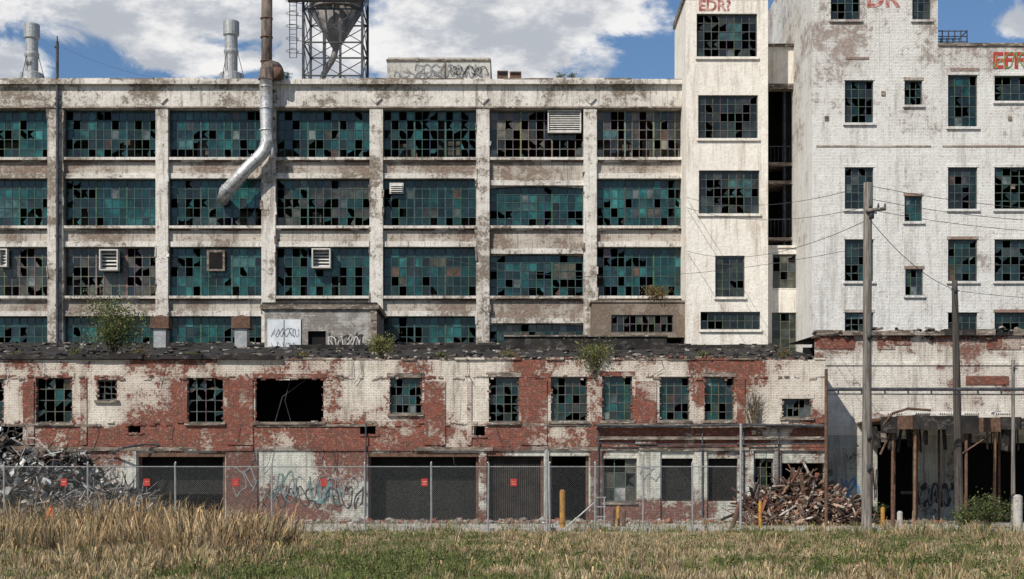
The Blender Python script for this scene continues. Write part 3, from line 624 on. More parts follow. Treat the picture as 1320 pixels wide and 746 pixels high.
a.box(ax0,ax1,Y4-.06,Y4+.01,Z(470),Z(467),0)
a.box(ax0,ax1,Y4+3,Y4+3.1,0,Z(440),3)
a.box(X(1245),X(1300),Y4-.05,Y4+.0,Z(495),Z(484),4)
x=ax0
while x<ax1:
    w=R.uniform(.5,2.0); x2=min(x+w,ax1); a.box(x,x2-.01,Y4-.04,Y4+.0,Z(441)+R.uniform(-.35,.2),Z(433),4); x+=w*R.choice((1,1.6,2.2))
shade_brick=peel('shade_toned_painted_brick',(.55,.56,.52),(.40,.40,.36),(.10,.05,.04),(.06,.04,.035),(.18,.16,.15),-.12,brick=True,width=.05,streak=.7,big=.8,dirt=(.05,.045,.04))  # flaking painted brick below the canopy, colours darkened to carry the shade there
a.obj('walls',[M['annex'],M['brown'],M['tar'],M['dark'],redm,shade_brick],an)
g=Acc(); squiggle(g,X(1183),X(1228),Z(652),Z(622),Y4,6,.16,0,41); squiggle(g,X(1185),X(1226),Z(650),Z(624),Y4-.02,6,.05,2,44); squiggle(g,X(1085),X(1108),Z(640),Z(615),Y4,3,.10,1,42); squiggle(g,X(1125),X(1131),Z(645),Z(600),Y4,2,.06,0,43)
g.obj('graffiti_tags',[M['ink'],M['blue'],M['greysp']],an)
cn=empty('loading_canopy'); a=Acc(); X,Z=plane(71); Yc=71; cx0,cx1=X(1136),X(1500)
x=cx0
while x<cx1:
    w=R.uniform(.5,1.5); x2=min(x+w,cx1); a.box(x,x2-.015,Yc-R.uniform(0,.06),Yc+.1,Z(555)+R.uniform(-.12,.1),Z(536)+R.uniform(-.1,.1),R.choice((0,1,2,2,2))); x+=w
a.box(cx0,cx1,Yc+.1,Y4,Z(541),Z(538),0)
x=cx0+.3
while x<X(1290):   # loose corrugated sheets lying on top
    for k in range(7):
        xa=x+k*.1; a.poly([(xa,Yc+.1,Z(534)+.0),(xa+.05,Yc+.1,Z(531)),(xa+.05,Yc+1.6,Z(527)),(xa,Yc+1.6,Z(530))],3); a.poly([(xa+.05,Yc+.1,Z(531)),(xa+.1,Yc+.1,Z(534)),(xa+.1,Yc+1.6,Z(530)),(xa+.05,Yc+1.6,Z(527))],3)
    x+=R.uniform(.8,1.6)
a.tube([(X(1137),Yc,Z(548)),(X(1150),Yc-.1,Z(532)),(X(1170),Yc-.1,Z(526)),(X(1200),Yc,Z(528))],.06,6,m=0)
for u in (1152,1181,1248,1284,1340,1400): a.cyl((X(u),Yc+.3,0),(X(u)+R.uniform(-.05,.05),Yc+.3,Z(552)),.07,n=8,m=R.choice((0,4)))
for u in (1140,1170,1200,1230,1265,1310): a.cyl((X(u),Yc+2.5,0),(X(u),Yc+2.5,Z(541)),.06,n=6,m=0)
for k in range(34): # hanging strips
    x=R.uniform(cx0,X(1320)); a.rbox((x,Yc+R.uniform(.2,2),Z(562)),(R.uniform(.03,.4),.03,R.uniform(.3,1.5)),(R.uniform(-.2,.2),R.uniform(-.15,.15),R.random()),R.choice((0,1,2,2)))
a.cyl((X(1136),Yc+.2,Z(585)),(X(1152),Yc+.3,Z(552)),.05,n=5,m=0); a.cyl((X(1240),Yc+.2,Z(585)),(X(1284),Yc+.3,Z(556)),.04,n=5,m=0)
a.obj('canopy_structure',[M['rust'],M['brown'],M['tar'],M['louvre'],simple('ochre_post',(.22,.13,.07),(.13,.07,.045),4)],cn)
pr=empty('pipe_rack'); a=Acc(); X,Z=plane(66)
a.cyl((X(1065),66,0),(X(1065),66,Z(475)),.07,n=8,m=0); a.cyl((X(1065),66,Z(501)),(X(1460),66,Z(501)),.075,n=8,m=1); a.cyl((X(1065),66,Z(507)),(X(1460),66,Z(508)),.03,n=6,m=1)
for u in range(1080,1450,30): a.box(X(u),X(u)+.05,65.95,66.05,Z(508),Z(500),1)
a.cyl((X(1400),66,0),(X(1400),66,Z(475)),.08,n=8,m=0)
a.obj('rack',[M['rust'],M['steel']],pr)
# ================================================================= POLES AND WIRES
def pole(u,vt,d,r0,r1,lean,mat,arms):
    x_,z_=plane(d); e=empty('utility_pole'); a=Acc(); x=x_(u); L=z_(vt)
    a.tube([(x+lean*t,d,L*t+(-.3 if t==0 else 0)) for t in [i/8 for i in range(9)]],[r0+(r1-r0)*i/8+R.uniform(-.008,.008) for i in range(9)],12,0)
    if arms:
        a.rbox((x+lean+.25,d-.2,z_(272)),(.75,.12,.12),(0,-.1,0),0)
        for k in (0,.3,.55): a.cyl((x+lean+.05+k,d-.2,z_(270)),(x+lean+.05+k,d-.2,z_(264)),.05,.03,8,1)
        a.cyl((x+lean+.1,d-.12,z_(283)),(x+lean+.1,d-.12,z_(272)),.11,n=10,m=1)
        a.cyl((x+lean-.13,d-.1,.2),(x+lean-.1,d-.1,z_(300)),.015,n=4,m=1)
        for v in (430,560,600): a.box(x-.02,x+.14,d-.26,d-.18,z_(v)-.2,z_(v)+.05,1)
    else:
        a.cyl((x+lean,d-.15,L-.5),(x+lean,d-.15,L-.3),.05,n=8,m=1); a.cyl((x+lean-.15,d,L-.4),(x+lean+.2,d,L-.4),.02,n=5,m=1)
    a.obj('pole_shaft',[mat,M['steel']],e,smooth=True); return (x+lean,d,L)
p1=pole(1117,236,58,.19,.15,.05,M['pole'],True)
p2=pole(1237,362,68,.20,.13,-.22,M['polad'],False)
p3=pole(1306,463,70,.10,.08,.0,M['pole'],False)
wr=Acc()
def wire(p,q,sag,r=.013):
    p,q=Vector(p),Vector(q); pts=[tuple(p.lerp(q,t)-Vector((0,0,sag*4*t*(1-t)))) for t in [i/14 for i in range(15)]]
    wr.tube(pts,r,4)
X9,Z9=plane(87.5); X8,Z8=plane(83.8)
for dz,v in ((-.1,255),(-.9,268)): wire((p1[0],58,p1[2]+dz),(X9(885),87.5,Z9(v)),.6)
wire((p1[0],58,p1[2]-1.4),(X9(885),87.5,Z9(324)),.8)
for dz,z in ((-.1,0),(-.6,-.4),(-1.0,-.8)): wire((p1[0],58,p1[2]+dz),(32,60,p1[2]+.1+z),.9)
wire((p1[0],58,p1[2]-1.3),(p2[0],68,p2[2]-.4),.4); wire((p2[0],68,p2[2]-.4),(34,70,p2[2]),.5)
wire((p1[0],58,p1[2]-2.4),(plane(89.6)[0](560),89.6,plane(89.6)[1](330)),1.2,.011)
wire((plane(89)[0](80),89.4,plane(89)[1](60)),(plane(91)[0](215),91,ztop_:=plane(91)[1](103)),.25,.008)
wr.obj('overhead_wires',[M['steel']])
# ================================================================= CHAIN LINK FENCE
fe=empty('chain_link_fence'); a=Acc(); X,Z=plane(58); Yf=58.0; fx0,fx1=X(-260),X(955); zt=Z(600)
tall={705:580,955:547}
for u in (-200,-100,5,113,226,350,470,556,629,705,709,767,829,893,955):
    vt=tall.get(u,596 if u!=829 else 584); r=.05 if u in tall else .035
    a.cyl((X(u),Yf+.05,-.05),(X(u)+R.uniform(-.03,.03),Yf+.05,Z(vt)),r,n=8,m=0)
    a.cyl((X(u),Yf+.05,Z(vt)),(X(u),Yf+.05,Z(vt)+.06),r*1.15,.01,8,0)
a.cyl((fx0,Yf+.05,zt-.02),(fx1,Yf+.05,zt-.02),.018,n=6,m=0)
a.cyl((X(727),Yf+.1,.1),(X(768),Yf+.1,1.15),.03,n=6,m=0)
sp=.085; H=zt-.06
x=fx0
while x<fx1:
    for s in (1,-1):
        xa=x; xb=xa+s*H; z0,z1=.05,.05+H
        if xb>fx1: z1=.05+(fx1-xa); xb=fx1
        if xb<fx0: z1=.05+(xa-fx0); xb=fx0
        w=.0024; yy=Yf+(.002 if s==1 else -.002)
        a.poly([(xa-w,yy,z0),(xa+w,yy,z0),(xb+w,yy,z1),(xb-w,yy,z1)],1)
    x+=sp
a.obj('fence_posts_and_mesh',[M['galv'],simple('fence_wire',(.13,.14,.14),(.22,.23,.23),9,rough=.6)],fe)
for u in (82,190,303,417,547,663):
    e=empty('warning_sign'); a=Acc(); uu=u+R.uniform(-1,1)
    a.rbox((X(uu),Yf-.03,Z(621)),(.24,.008,.28),(0,R.uniform(-.06,.06),0),0); a.rbox((X(uu),Yf-.036,Z(621)+.03),(.16,.003,.03),(0,0,0),1); a.rbox((X(uu),Yf-.036,Z(621)-.06),(.14,.003,.02),(0,0,0),1)
    for q in (-.1,.1): a.cyl((X(uu)+q,Yf-.04,Z(621)+.12),(X(uu)+q,Yf+.01,Z(621)+.12),.008,n=5,m=1)
    a.obj('sign_plate',[M['red'],M['gred']],e)
def bollard(u,d,h,r,mat,lean=0):
    x_,_=plane(d); e=empty('bollard'); a=Acc(); x=x_(u)
    a.cyl((x,d,-.05),(x+lean,d,h),r,n=12); a.cyl((x+lean,d,h),(x+lean,d,h+r*.45),r,r*.45,12); a.cyl((x,d,0),(x,d,.06),r*1.25,n=12)
    a.obj('post',[mat],e)
bollard(725,60,1.55,.11,M['yellow']); bollard(790,66,.75,.09,M['rust']); bollard(797,66.5,.85,.08,M['yellow']); bollard(804,66,.7,.09,M['rust'])
bollard(942,59,1.1,.09,M['rust'],.35); bollard(1138,66,.8,.09,M['yellow']); bollard(1151,66,.9,.08,M['rust']); bollard(980,64,1.1,.07,M['yellow'])
bollard(1312,56,1.35,.17,M['concrete']); bollard(1160,67,.6,.12,M['concrete'])
e=empty('steel_barrier'); a=Acc(); x_,z_=plane(62)
for u in (768,779): a.cyl((x_(u),62,0),(x_(u),62,1.3),.03,n=6)
for z in (.5,.9,1.28): a.cyl((x_(766),62,z),(x_(781),62,z),.025,n=6)
a.obj('rails',[M['galv']],e)
# ================================================================= SCRAP & RUBBLE
def heap(name,d,u0,u1,peak,dep,n,cols,seed,kinds,skew=.5):
    r=random.Random(seed); x_,_=plane(d); x0,x1=x_(u0),x_(u1); a=Acc()
    def hf(x,y):
        t=min(max((x-x0)/(x1-x0),0),1); t=t**(math.log(.5)/math.log(skew)); s=max(0,math.sin(math.pi*t))**.7; q=max(0,1-((y-d)/dep)**2)
        return peak*s*q*(.72+.6*mnoise.noise(Vector((x*.55,y*.6,seed)))+.35*mnoise.noise(Vector((x*1.6,y*1.6,seed))))
    gx=40; gy=10
    for i in range(gx):
        for j in range(gy):
            def p(i,j):
                x=x0+(x1-x0)*i/gx; y=d-dep+2*dep*j/gy; return (x,y,hf(x,y)*.9-.03)
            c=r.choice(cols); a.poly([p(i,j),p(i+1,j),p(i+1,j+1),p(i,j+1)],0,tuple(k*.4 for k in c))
    for k in range(n):
        x=r.uniform(x0,x1); y=d+r.uniform(-dep,dep*.5); z=hf(x,y)*r.uniform(.85,1.12); c=r.choice(cols); q=r.uniform(.4,1.5); c=tuple(min(.7,v*q) for v in c)
        rot=(r.uniform(-1.2,1.2),r.uniform(-1.2,1.2),r.uniform(0,6.3)); kd=r.choice(kinds)
        if kd=='sheet':
            w,h=r.uniform(.12,.7)*r.choice((.5,.7,1,1.3)),r.uniform(.08,.4); Mx=Euler(rot).to_matrix(); f=r.uniform(-.2,.2)
            P=[Vector(v) for v in ((-w/2,-h/2,0),(0,-h/2,f),(w/2,-h/2,0),(w/2,h/2,f*.3),(0,h/2,f),(-w/2,h/2,-f*.5))]
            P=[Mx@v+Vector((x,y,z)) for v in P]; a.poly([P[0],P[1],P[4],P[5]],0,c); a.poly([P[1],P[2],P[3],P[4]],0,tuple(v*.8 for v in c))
        elif kd=='rod':
            L=r.uniform(.4,1.9); dr=Vector((r.uniform(-1,1),r.uniform(-.6,.6),r.uniform(-.3,.7))).normalized(); p0=Vector((x,y,z))-dr*L*.4
            md=p0+dr*L*.5+Vector((r.uniform(-.2,.2),0,r.uniform(-.2,.2))); a.tube([p0,md,p0+dr*L],r.uniform(.01,.03),5,0,tuple(v*.7 for v in c))
        elif kd=='plank': a.rbox((x,y,z),(r.uniform(.5,2.4),r.uniform(.06,.2),r.uniform(.03,.07)),(rot[0]*.4,rot[1],rot[2]),0,c)
        else: a.rbox((x,y,z),(r.uniform(.06,.34),r.uniform(.06,.25),r.uniform(.05,.2)),rot,0,c,jit=.03)
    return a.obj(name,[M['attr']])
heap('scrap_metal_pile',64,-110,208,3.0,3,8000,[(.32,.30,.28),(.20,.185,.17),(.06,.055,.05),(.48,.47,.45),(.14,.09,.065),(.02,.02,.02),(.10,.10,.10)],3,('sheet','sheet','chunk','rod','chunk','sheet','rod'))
heap('rubble_pile',70,955,1110,2.3,2.6,1900,[(.16,.10,.07),(.07,.042,.03),(.28,.20,.15),(.03,.022,.02),(.13,.05,.03),(.34,.30,.26)],5,('plank','chunk','chunk','sheet','rod','chunk','sheet'),.42)
a=Acc()
for k in range(2400):
    x=R.uniform(bx0,22); y=Y3-abs(R.gauss(0,1.3))-.1; s_=R.uniform(.04,.16)*(1.8 if R.random()<.1 else 1)
    a.rbox((x,y,.02+s_*.25),(s_*R.uniform(1,2.4),s_,s_*.7),(R.uniform(-.5,.5),R.uniform(-.5,.5),R.random()*6),0,R.choice([(.22,.08,.05),(.3,.28,.25),(.15,.13,.12),(.2,.15,.12)]),jit=.02)
a.obj('loose_bricks',[M['attr']])
e=empty('traffic_drum'); a=Acc(); x_,_=plane(56); xx=x_(66)
for i,(z0,z1,r0,r1,c) in enumerate(((0,.1,.24,.24,(.05,.05,.05)),(.1,.4,.2,.19,(.6,.12,.03)),(.4,.55,.19,.18,(.6,.6,.6)),(.55,.85,.18,.16,(.6,.12,.03)),(.85,.95,.08,.06,(.6,.12,.03)))): a.cyl((xx,56,z0),(xx,56,z1),r0,r1,14,0,c)
a.obj('drum_body',[M['attr']],e)
# ================================================================= GROUND
t=NT('field_soil'); tc=t.n('ShaderNodeTexCoord'); v=tc.outputs['Object']
n1=t.noise(v,.25,6,.65); n2=t.noise(v,3,6,.7)
c=t.mix(t.step(n1,.4,.6),(.17,.135,.085),(.10,.09,.045)); c=t.mix(t.step(n2,.4,.65),c,(.20,.165,.11)); t.l(c,t.b.inputs['Base Color']); t.b.inputs['Roughness'].default_value=1
a=Acc(); a.poly([(-2500,-500,0),(2500,-500,0),(2500,4000,0),(-2500,4000,0)]); a.obj('ground',[t.mat])
t=NT('cracked_concrete'); tc=t.n('ShaderNodeTexCoord'); v=tc.outputs['Object']
n1=t.noise(v,.5,6,.7); n2=t.noise(t.scalev(v,(.6,3,1)),1.6,6,.6)
vo=t.n('ShaderNodeTexVoronoi',feature='DISTANCE_TO_EDGE'); t.l(v,vo.inputs['Vector']); vo.inputs['Scale'].default_value=.4
c=t.mix(t.step(n1,.38,.62),(.34,.32,.29),(.46,.43,.39)); c=t.mix(t.step(n2,.52,.66),c,(.2,.175,.14)); c=t.mix(t.step(vo.outputs[0],0,.03,.8,0),c,(.08,.08,.05)); t.l(c,t.b.inputs['Base Color']); t.b.inputs['Roughness'].default_value=.95
a=Acc()
a.poly([(-60,57.0,.004),(60,57.0,.004),(60,73.25,.004),(-60,73.25,.004)]); a.obj('pavement',[t.mat])
a=Acc()
x=-12.0
while x<20:
    w=R.uniform(2.4,3.0); a.box(x,x+w-.03,58.3,58.55,.004,.14+R.uniform(-.02,.02)); x+=w
a.obj('kerb',[M['concrete']])
# ---------------- vegetation (numpy bulk meshes)
rng=np.random.default_rng(11)
def bulk(name,V,F,C,mat):
    me=bpy.data.meshes.new(name); me.vertices.add(len(V)); me.vertices.foreach_set('co',V.astype(np.float32).ravel())
    me.loops.add(F.size); me.loops.foreach_set('vertex_index',F.astype(np.int32).ravel())
    me.polygons.add(len(F)); k=F.shape[1]; me.polygons.foreach_set('loop_start',np.arange(0,F.size,k,dtype=np.int32)); 
    me.update(calc_edges=True); me.validate()
    ca=me.color_attributes.new('Col','FLOAT_COLOR','POINT'); ca.data.foreach_set('color',np.c_[C,np.ones(len(C))].astype(np.float32).ravel())
    me.materials.append(mat); o=bpy.data.objects.new(name,me); scene.collection.objects.link(o); return o
gm=attr('grass_blades',rough=.85,spec=.15,var=.25,scale=.5)
def fn(x,y,s,o):
    return (np.sin(x*s+o)+np.sin(y*s*1.7+o*2.1+x*.4*s)+np.sin((x*.6+y*1.1)*s*2.3+o*.7)+np.sin((x*1.9-y*.7)*s*3.1+o))/4
def blades(name,x,y,h,col,width=.010,seed=0.08,la=None,ln=None):
    N=len(x); yaw=rng.uniform(0,2*np.pi,N)
    if la is None: la=rng.uniform(0,2*np.pi,N)
    if ln is None: ln=h*np.abs(rng.normal(.25,.2,N)).clip(0,.85)
    dx,dy=np.cos(yaw),np.sin(yaw); w=width*rng.uniform(.6,1.5,N)
    seeded=rng.random(N)<seed; w1=np.where(seeded,w*.5,w*.75)
    V=np.zeros((N,5,3)); mx=np.cos(la)*ln; my=np.sin(la)*ln
    V[:,0]=np.c_[x-dx*w,y-dy*w,np.full(N,-.01)]; V[:,1]=np.c_[x+dx*w,y+dy*w,np.full(N,-.01)]
    f=np.where(seeded,.82,.55); wm=np.where(seeded,w*2.0,w1)
    V[:,2]=np.c_[x+mx*f*f-dx*wm,y+my*f*f-dy*wm,h*f]; V[:,3]=np.c_[x+mx*f*f+dx*wm,y+my*f*f+dy*wm,h*f]
    V[:,4]=np.c_[x+mx,y+my,h*(1-.3*ln/h)]
    b=(np.arange(N)*5)[:,None]; F=np.concatenate([b+np.array([[0,1,3]]),b+np.array([[0,3,2]]),b+np.array([[2,3,4]])])
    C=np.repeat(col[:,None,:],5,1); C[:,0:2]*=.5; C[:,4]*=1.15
    C[seeded,2:]*=np.array([1.05,.9,.8])
    return (V.reshape(-1,3),F,C.reshape(-1,3))
tan=np.array([[.40,.325,.20],[.33,.26,.155],[.48,.405,.27],[.26,.19,.11],[.37,.30,.165],[.19,.135,.08]]); grn=np.array([[.10,.14,.038],[.13,.17,.055],[.075,.11,.028],[.19,.20,.075],[.12,.14,.045]])
parts=[]
def greenness(x,y): return fn(x,y,.45,3.)*1.0+.55*fn(x,y,1.7,5.)+1.0*np.exp(-(((x+2.6)/3.0)**2+((y-32)/5.5)**2))+.5*np.exp(-(((x-7)/4)**2+((y-32)/4)**2))+.5*np.exp(-(((x-17)/3)**2+((y-55)/3)**2))+.12
N=230000; y=26+(57.6-26)*rng.random(N); x=(rng.random(N)*2-1)*(y*.345+1.5)
bare=fn(x,y,1.3,2.)+.5*fn(x,y,4.1,1.); k=rng.random(N)<(.75+.8*bare).clip(.08,1); x,y=x[k],y[k]; N=len(x)
g=greenness(x,y); isg=rng.random(N)<(g*1.2+.15).clip(.10,.92)
h=.04+.12*rng.random(N)**1.5+.05*(fn(x,y,2.1,4.).clip(0,1)); h*=np.where(y>54,.7,1)
col=np.where(isg[:,None],grn[rng.integers(0,5,N)],tan[rng.integers(0,6,N)])*rng.uniform(.6,1.3,N)[:,None]
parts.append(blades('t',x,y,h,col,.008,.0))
def tufts(n,y0,y1,x0f,x1f,hh,per,spread,gp,seed=.12,wd=.0062):
    ty=y0+(y1-y0)*rng.random(n); tx=x0f(ty)+(x1f(ty)-x0f(ty))*rng.random(n)
    kp=rng.random(n)<(.5+1.1*fn(tx,ty,.9,7.)).clip(.04,1); tx,ty=tx[kp],ty[kp]; n=len(tx)
    th=hh*rng.uniform(.4,1.2,n); tg=rng.random(n)<(greenness(tx,ty)+gp).clip(.04,.9); tc_=rng.integers(0,6,n); tb=rng.uniform(.65,1.3,n)
    i=np.repeat(np.arange(n),per); N=len(i); a_=rng.uniform(0,2*np.pi,N); rr=spread*np.sqrt(rng.random(N))*th[i]
    x=tx[i]+np.cos(a_)*rr; y=ty[i]+np.sin(a_)*rr; h=th[i]*rng.uniform(.4,1.15,N); ln=h*(rr/(spread*th[i]+1e-6)*.5+rng.uniform(0,.15,N))
    c=np.where(tg[i][:,None],grn[rng.integers(0,5,N)],.5*tan[tc_[i]]+.5*tan[rng.integers(0,6,N)])*(tb[i]*rng.uniform(.75,1.2,N))[:,None]
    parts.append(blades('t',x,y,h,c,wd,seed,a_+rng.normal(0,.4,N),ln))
L=lambda y:-(y*.345+1.5); Rr=lambda y:(y*.345+1.5)
tufts(4400,26,52,L,Rr,.24,24,.4,-.05); tufts(1500,50,57.2,L,Rr,.20,18,.4,.1); tufts(600,27,50,L,Rr,.46,16,.25,-.35,.4,.005)
tufts(1200,43,57.4,L,lambda y:np.full_like(y,-9.0),.75,34,.28,-.3,.25); tufts(520,48,57.4,L,lambda y:np.full_like(y,-10.2),1.35,26,.22,-.6,.35,.006)
tufts(260,36,41,lambda y:-8.8+0*y,lambda y:-5.9+0*y,1.15,44,.24,-.9,.3); tufts(150,40,46,lambda y:-15.5+0*y,lambda y:-11+0*y,.9,36,.24,-.6,.3)
tufts(240,30,40,lambda y:-9.8+0*y,lambda y:-5+0*y,.5,30,.3,-.6,.2); tufts(200,50,57,lambda y:11+0*y,Rr,.55,26,.3,.1,.2)
V=[];F=[];C=[];o=0
for (v_,f_,c_) in parts: V.append(v_);F.append(f_+o);C.append(c_);o+=len(v_)
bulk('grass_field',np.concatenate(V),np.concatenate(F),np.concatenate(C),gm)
N=36000; x=rng.uniform(-21,21,N); y=np.where(rng.random(N)<.6,57.9+rng.normal(0,.3,N),rng.uniform(59,73,N)); k=fn(x,y,2.2,1.)+.4*fn(x,y,5,2.); m_=k>.15; x,y=x[m_],y[m_]; N=len(x)
col=np.where((rng.random(N)<.5)[:,None],grn[rng.integers(0,5,N)],tan[rng.integers(0,6,N)]*.9)*rng.uniform(.7,1.2,N)[:,None]
v_,f_,c_=blades('w',x,y,.06+.34*rng.random(N)**2,col,.009); bulk('pavement_weeds',v_,f_,c_,gm)
lm=attr('leaves',rough=.6,spec=.3,var=.25,scale=1.5,trans=True)
n=3400; ty=rng.uniform(27,56,n); tx=L(ty)+(Rr(ty)-L(ty))*rng.random(n); kp=rng.random(n)<(greenness(tx,ty)*1.2).clip(.03,1); tx,ty=tx[kp],ty[kp]; n=len(tx); th=rng.uniform(.10,.34,n)
i=np.repeat(np.arange(n),26); N=len(i); z=th[i]*rng.random(N); r_=.10*rng.random(N)+.02; a_=rng.uniform(0,6.28,N); cx=tx[i]+np.cos(a_)*r_; cy_=ty[i]+np.sin(a_)*r_; s_=rng.uniform(.015,.04,N); a2=rng.uniform(0,6.28,N); tl=rng.uniform(-.6,.9,N)
V=np.zeros((N,4,3)); ux,uy=np.cos(a2),np.sin(a2)
V[:,0]=np.c_[cx-ux*s_,cy_-uy*s_,z-tl*s_]; V[:,2]=np.c_[cx+ux*s_,cy_+uy*s_,z+tl*s_]; V[:,1]=np.c_[cx+uy*s_*.5,cy_-ux*s_*.5,z+.3*s_]; V[:,3]=np.c_[cx-uy*s_*.5,cy_+ux*s_*.5,z-.3*s_]
bulk('broadleaf_weeds',V.reshape(-1,3),(np.arange(N)*4)[:,None]+np.arange(4)[None],np.repeat(grn[rng.integers(0,5,N)]*rng.uniform(.5,1.1,N)[:,None],4,0),lm)
def shrub(name,cx,cy,cz,w,h,n,pal,seed,leaf=.06,stems=7,dep=None):
    r=random.Random(seed); e=empty(name); a=Acc(); cl=[]; dep=dep or w
    for k in range(stems):
        ang=r.uniform(0,6.28); Lh=h*r.uniform(.6,1.0); tx=cx+math.cos(ang)*w*.45*r.random(); ty=cy+math.sin(ang)*dep*.4*r.random()
        p0=Vector((cx+r.uniform(-.05,.05)*w,cy,cz)); p2=Vector((tx,ty,cz+Lh)); p1=(p0+p2)/2+Vector((r.uniform(-.1,.1)*w,0,.05*h)); 
        a.tube([p0,p1,p2],[.03*h/1.5,.02*h/1.5,.006],5,0,(.09,.07,.05))
        for q in range(6):
            t=r.uniform(.25,1); b=p0.lerp(p1,t*2) if t<.5 else p1.lerp(p2,t*2-1); d=Vector((r.uniform(-1,1)*w*.32,r.uniform(-1,1)*dep*.3,r.uniform(0,.22)*h)); a.tube([b,b+d],[.01,.004],4,0,(.09,.07,.05)); cl.append((b+d,r.uniform(.10,.2)*min(w,h)))
            cl.append((b+d*.5,r.uniform(.07,.14)*min(w,h)))
    a.obj('stems',[M['attr']],e)
    V=[];C=[];F=[]
    cl_b=[r.uniform(.55,1.35) for _ in cl]
    for k in range(n):
        i=r.randrange(len(cl)); c,rad=cl[i]; p=c+Vector((r.gauss(0,rad),r.gauss(0,rad),r.gauss(0,rad*.7))); s_=leaf*r.uniform(.5,1.3); Mx=Euler((r.uniform(-1.2,1.2),r.uniform(-1.2,1.2),r.uniform(0,6.3))).to_matrix(); b=len(V)
        if p.z<cz: p.z=cz+r.random()*.1
        for q in ((-s_,0,0),(0,-s_*.45,0),(s_,0,0),(0,s_*.45,0)): V.append(p+Mx@Vector(q))
        F.append((b,b+1,b+2,b+3)); cc=r.choice(pal); cc=[v*cl_b[i]*r.uniform(.8,1.2) for v in cc]; C+= [cc]*4
    o=bulk('leaves',np.array([tuple(v) for v in V]),np.array(F),np.array(C),lm); o.parent=e
G=[(.09,.12,.035),(.12,.15,.05),(.06,.085,.025),(.17,.19,.07)]; GY=[(.22,.22,.07),(.15,.165,.05),(.26,.24,.09)]; BR=[(.28,.19,.08),(.2,.14,.06),(.16,.15,.05)]
x_,z_=plane(74.2)
rz=lambda y:plane(73.3)[1](463)+.05+2.35*(y-73.6)/16.1
shrub('roof_sapling',x_(143),74.3,rz(74.3)-.1,2.5,2.9,4600,G+GY[:1],1,.065,11)
shrub('roof_shrub',x_(490),74.2,rz(74.2)-.05,1.5,1.1,1700,GY,2,.055)
shrub('roof_shrub',x_(765),73.2,rz(74.2)-1.0,1.8,1.8,2600,GY+G[:2],3,.055)
for k,(u,w_,h_) in enumerate(((22,.5,.35),(96,.8,.5),(180,1.0,.6),(250,.5,.3),(392,.6,.4),(570,.7,.35),(655,.8,.4),(905,.7,.4),(1010,.9,.5))):
    shrub('roof_weed',x_(u),74.0+.1*(k%3),rz(74.1)-.03,w_,h_,420,(G+GY) if k%2 else GY+BR,40+k,.04,5)
shrub('dry_shrub',plane(88.3)[0](848),88.3,plane(88.3)[1](389),1.7,.85,1500,BR,4,.055)
shrub('green_shrub',plane(64)[0](1272),64,0,2.2,1.3,2200,G,5,.06,10)
shrub('green_shrub',plane(63)[0](1245),63,0,1.5,.8,1100,G,6,.06)
shrub('green_shrub',plane(71.5)[0](1118),70,0,1.2,.9,700,G,7,.06)
shrub('dead_creeper',plane(73.2)[0](972),73.1,4.2,1.4,2.2,260,BR,8,.035,14,.3)
for k,(u,v) in enumerate(((368,104),(722,105),(735,105))): shrub('roof_weed',plane(89.8)[0](u),89.9,plane(90)[1](105),.8,.45,260,G,20+k,.04,4)
# ================================================================= WORLD, SUN, CAMERA
el=math.radians(43); az=math.radians(218)   # azimuth clockwise from +Y
sd=Vector((math.sin(az)*math.cos(el),math.cos(az)*math.cos(el),math.sin(el)))
w=bpy.data.worlds.new('World'); scene.world=w; w.use_nodes=True; nt=w.node_tree; nt.nodes.clear()
T=NT.__new__(NT); T.t=nt
out=T.n('ShaderNodeOutputWorld'); bg=T.n('ShaderNodeBackground'); T.l(bg.outputs[0],out.inputs[0]); bg.inputs[1].default_value=.07
sky=T.n('ShaderNodeTexSky',sky_type='NISHITA',sun_disc=False); sky.sun_elevation=el; sky.sun_rotation=az; sky.dust_density=.6; sky.ozone_density=2.4
tc=T.n('ShaderNodeTexCoord'); dv=tc.outputs['Generated']
blobs=[(150,30,.09,.022),(300,10,.06,.03),(262,75,.05,.012),(20,88,.03,.022),(415,60,.035,.03),(560,75,.05,.03),(650,30,.08,.045),(770,25,.04,.035),(1335,30,.022,.012)]
acc=None
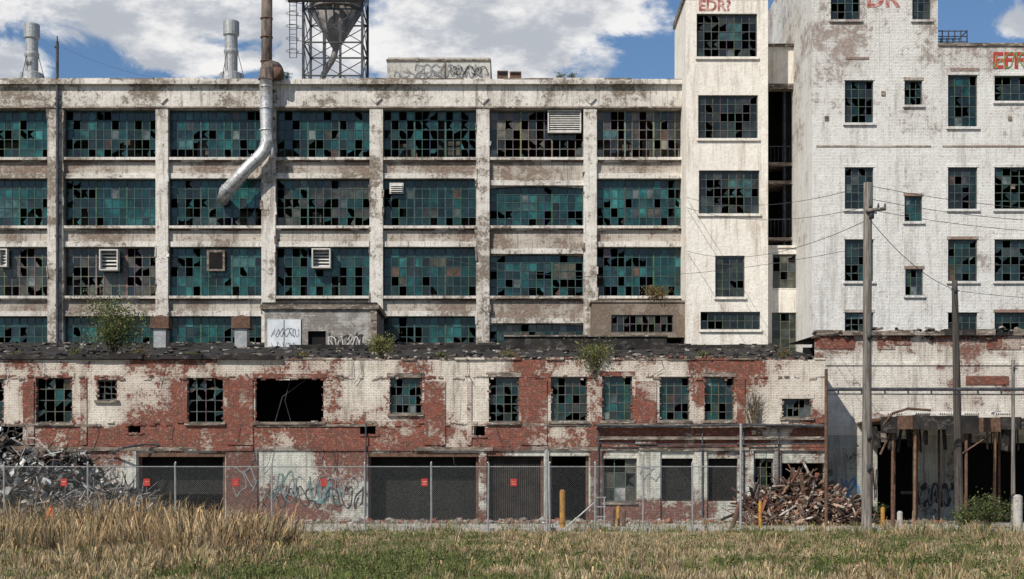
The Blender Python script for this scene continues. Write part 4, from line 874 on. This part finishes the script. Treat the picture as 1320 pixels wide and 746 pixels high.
for (u,v,rx,rz_) in blobs:
    d3=Vector(((u-660)/1980,1,(627-v)/1980)).normalized()
    s1=T.n('ShaderNodeVectorMath',operation='SUBTRACT'); T.l(dv,s1.inputs[0]); s1.inputs[1].default_value=d3
    s2=T.n('ShaderNodeVectorMath',operation='MULTIPLY'); T.l(s1.outputs[0],s2.inputs[0]); s2.inputs[1].default_value=(1/rx,1/rx*.5,1/rz_)
    s3=T.n('ShaderNodeVectorMath',operation='LENGTH'); T.l(s2.outputs[0],s3.inputs[0])
    m_=T.step(s3.outputs['Value'],0,1.5,1,0); acc=m_ if acc is None else T.math('MAXIMUM',acc,m_)
nz=T.noise(T.scalev(dv,(1,1,1.6)),15,8,.62,.3); nb=T.noise(T.scalev(dv,(1,1,2.5)),2.2,3,.55)
sp=T.n('ShaderNodeSeparateXYZ'); T.l(dv,sp.inputs[0]); front=T.step(sp.outputs[1],.85,.93)
gen=T.step(nb,.5,.64); base=T.math('MULTIPLY',gen,T.math('SUBTRACT',1.0,front)); acc=T.math('MAXIMUM',acc,T.math('MULTIPLY',base,.7))
dens=T.math('MULTIPLY_ADD',T.math('SUBTRACT',nz,.5),2.8,acc); cm=T.step(dens,.26,.68)
sh=T.noise(T.scalev(dv,(1,1,2.0)),19,6,.62); shade=T.step(T.math('MULTIPLY_ADD',acc,.10,sh),.44,.68)
cc=T.mix(shade,(13.4,13.2,13.0),(7.0,7.4,8.1))
skc=T.mix(1.0,sky.outputs[0],(1.0,1.2,1.38),'MULTIPLY')
fin=T.mix(T.math('MULTIPLY',cm,.96),skc,cc); T.l(fin,bg.inputs[0])
sun=bpy.data.lights.new('sun','SUN'); sun.energy=5.0; sun.angle=math.radians(.5); sun.color=(1,.93,.83)
so=bpy.data.objects.new('sun',sun); scene.collection.objects.link(so); so.rotation_euler=sd.to_track_quat('Z','Y').to_euler()
cam=bpy.data.cameras.new('camera'); co=bpy.data.objects.new('camera',cam); scene.collection.objects.link(co); scene.camera=co
cam.sensor_width=36; cam.lens=54; cam.shift_y=254/1320; cam.clip_end=6000; co.location=(0,0,EYE); co.rotation_euler=(math.pi/2,0,0)
scene.view_settings.view_transform='Standard'; scene.view_settings.look='None'; scene.view_settings.exposure=0
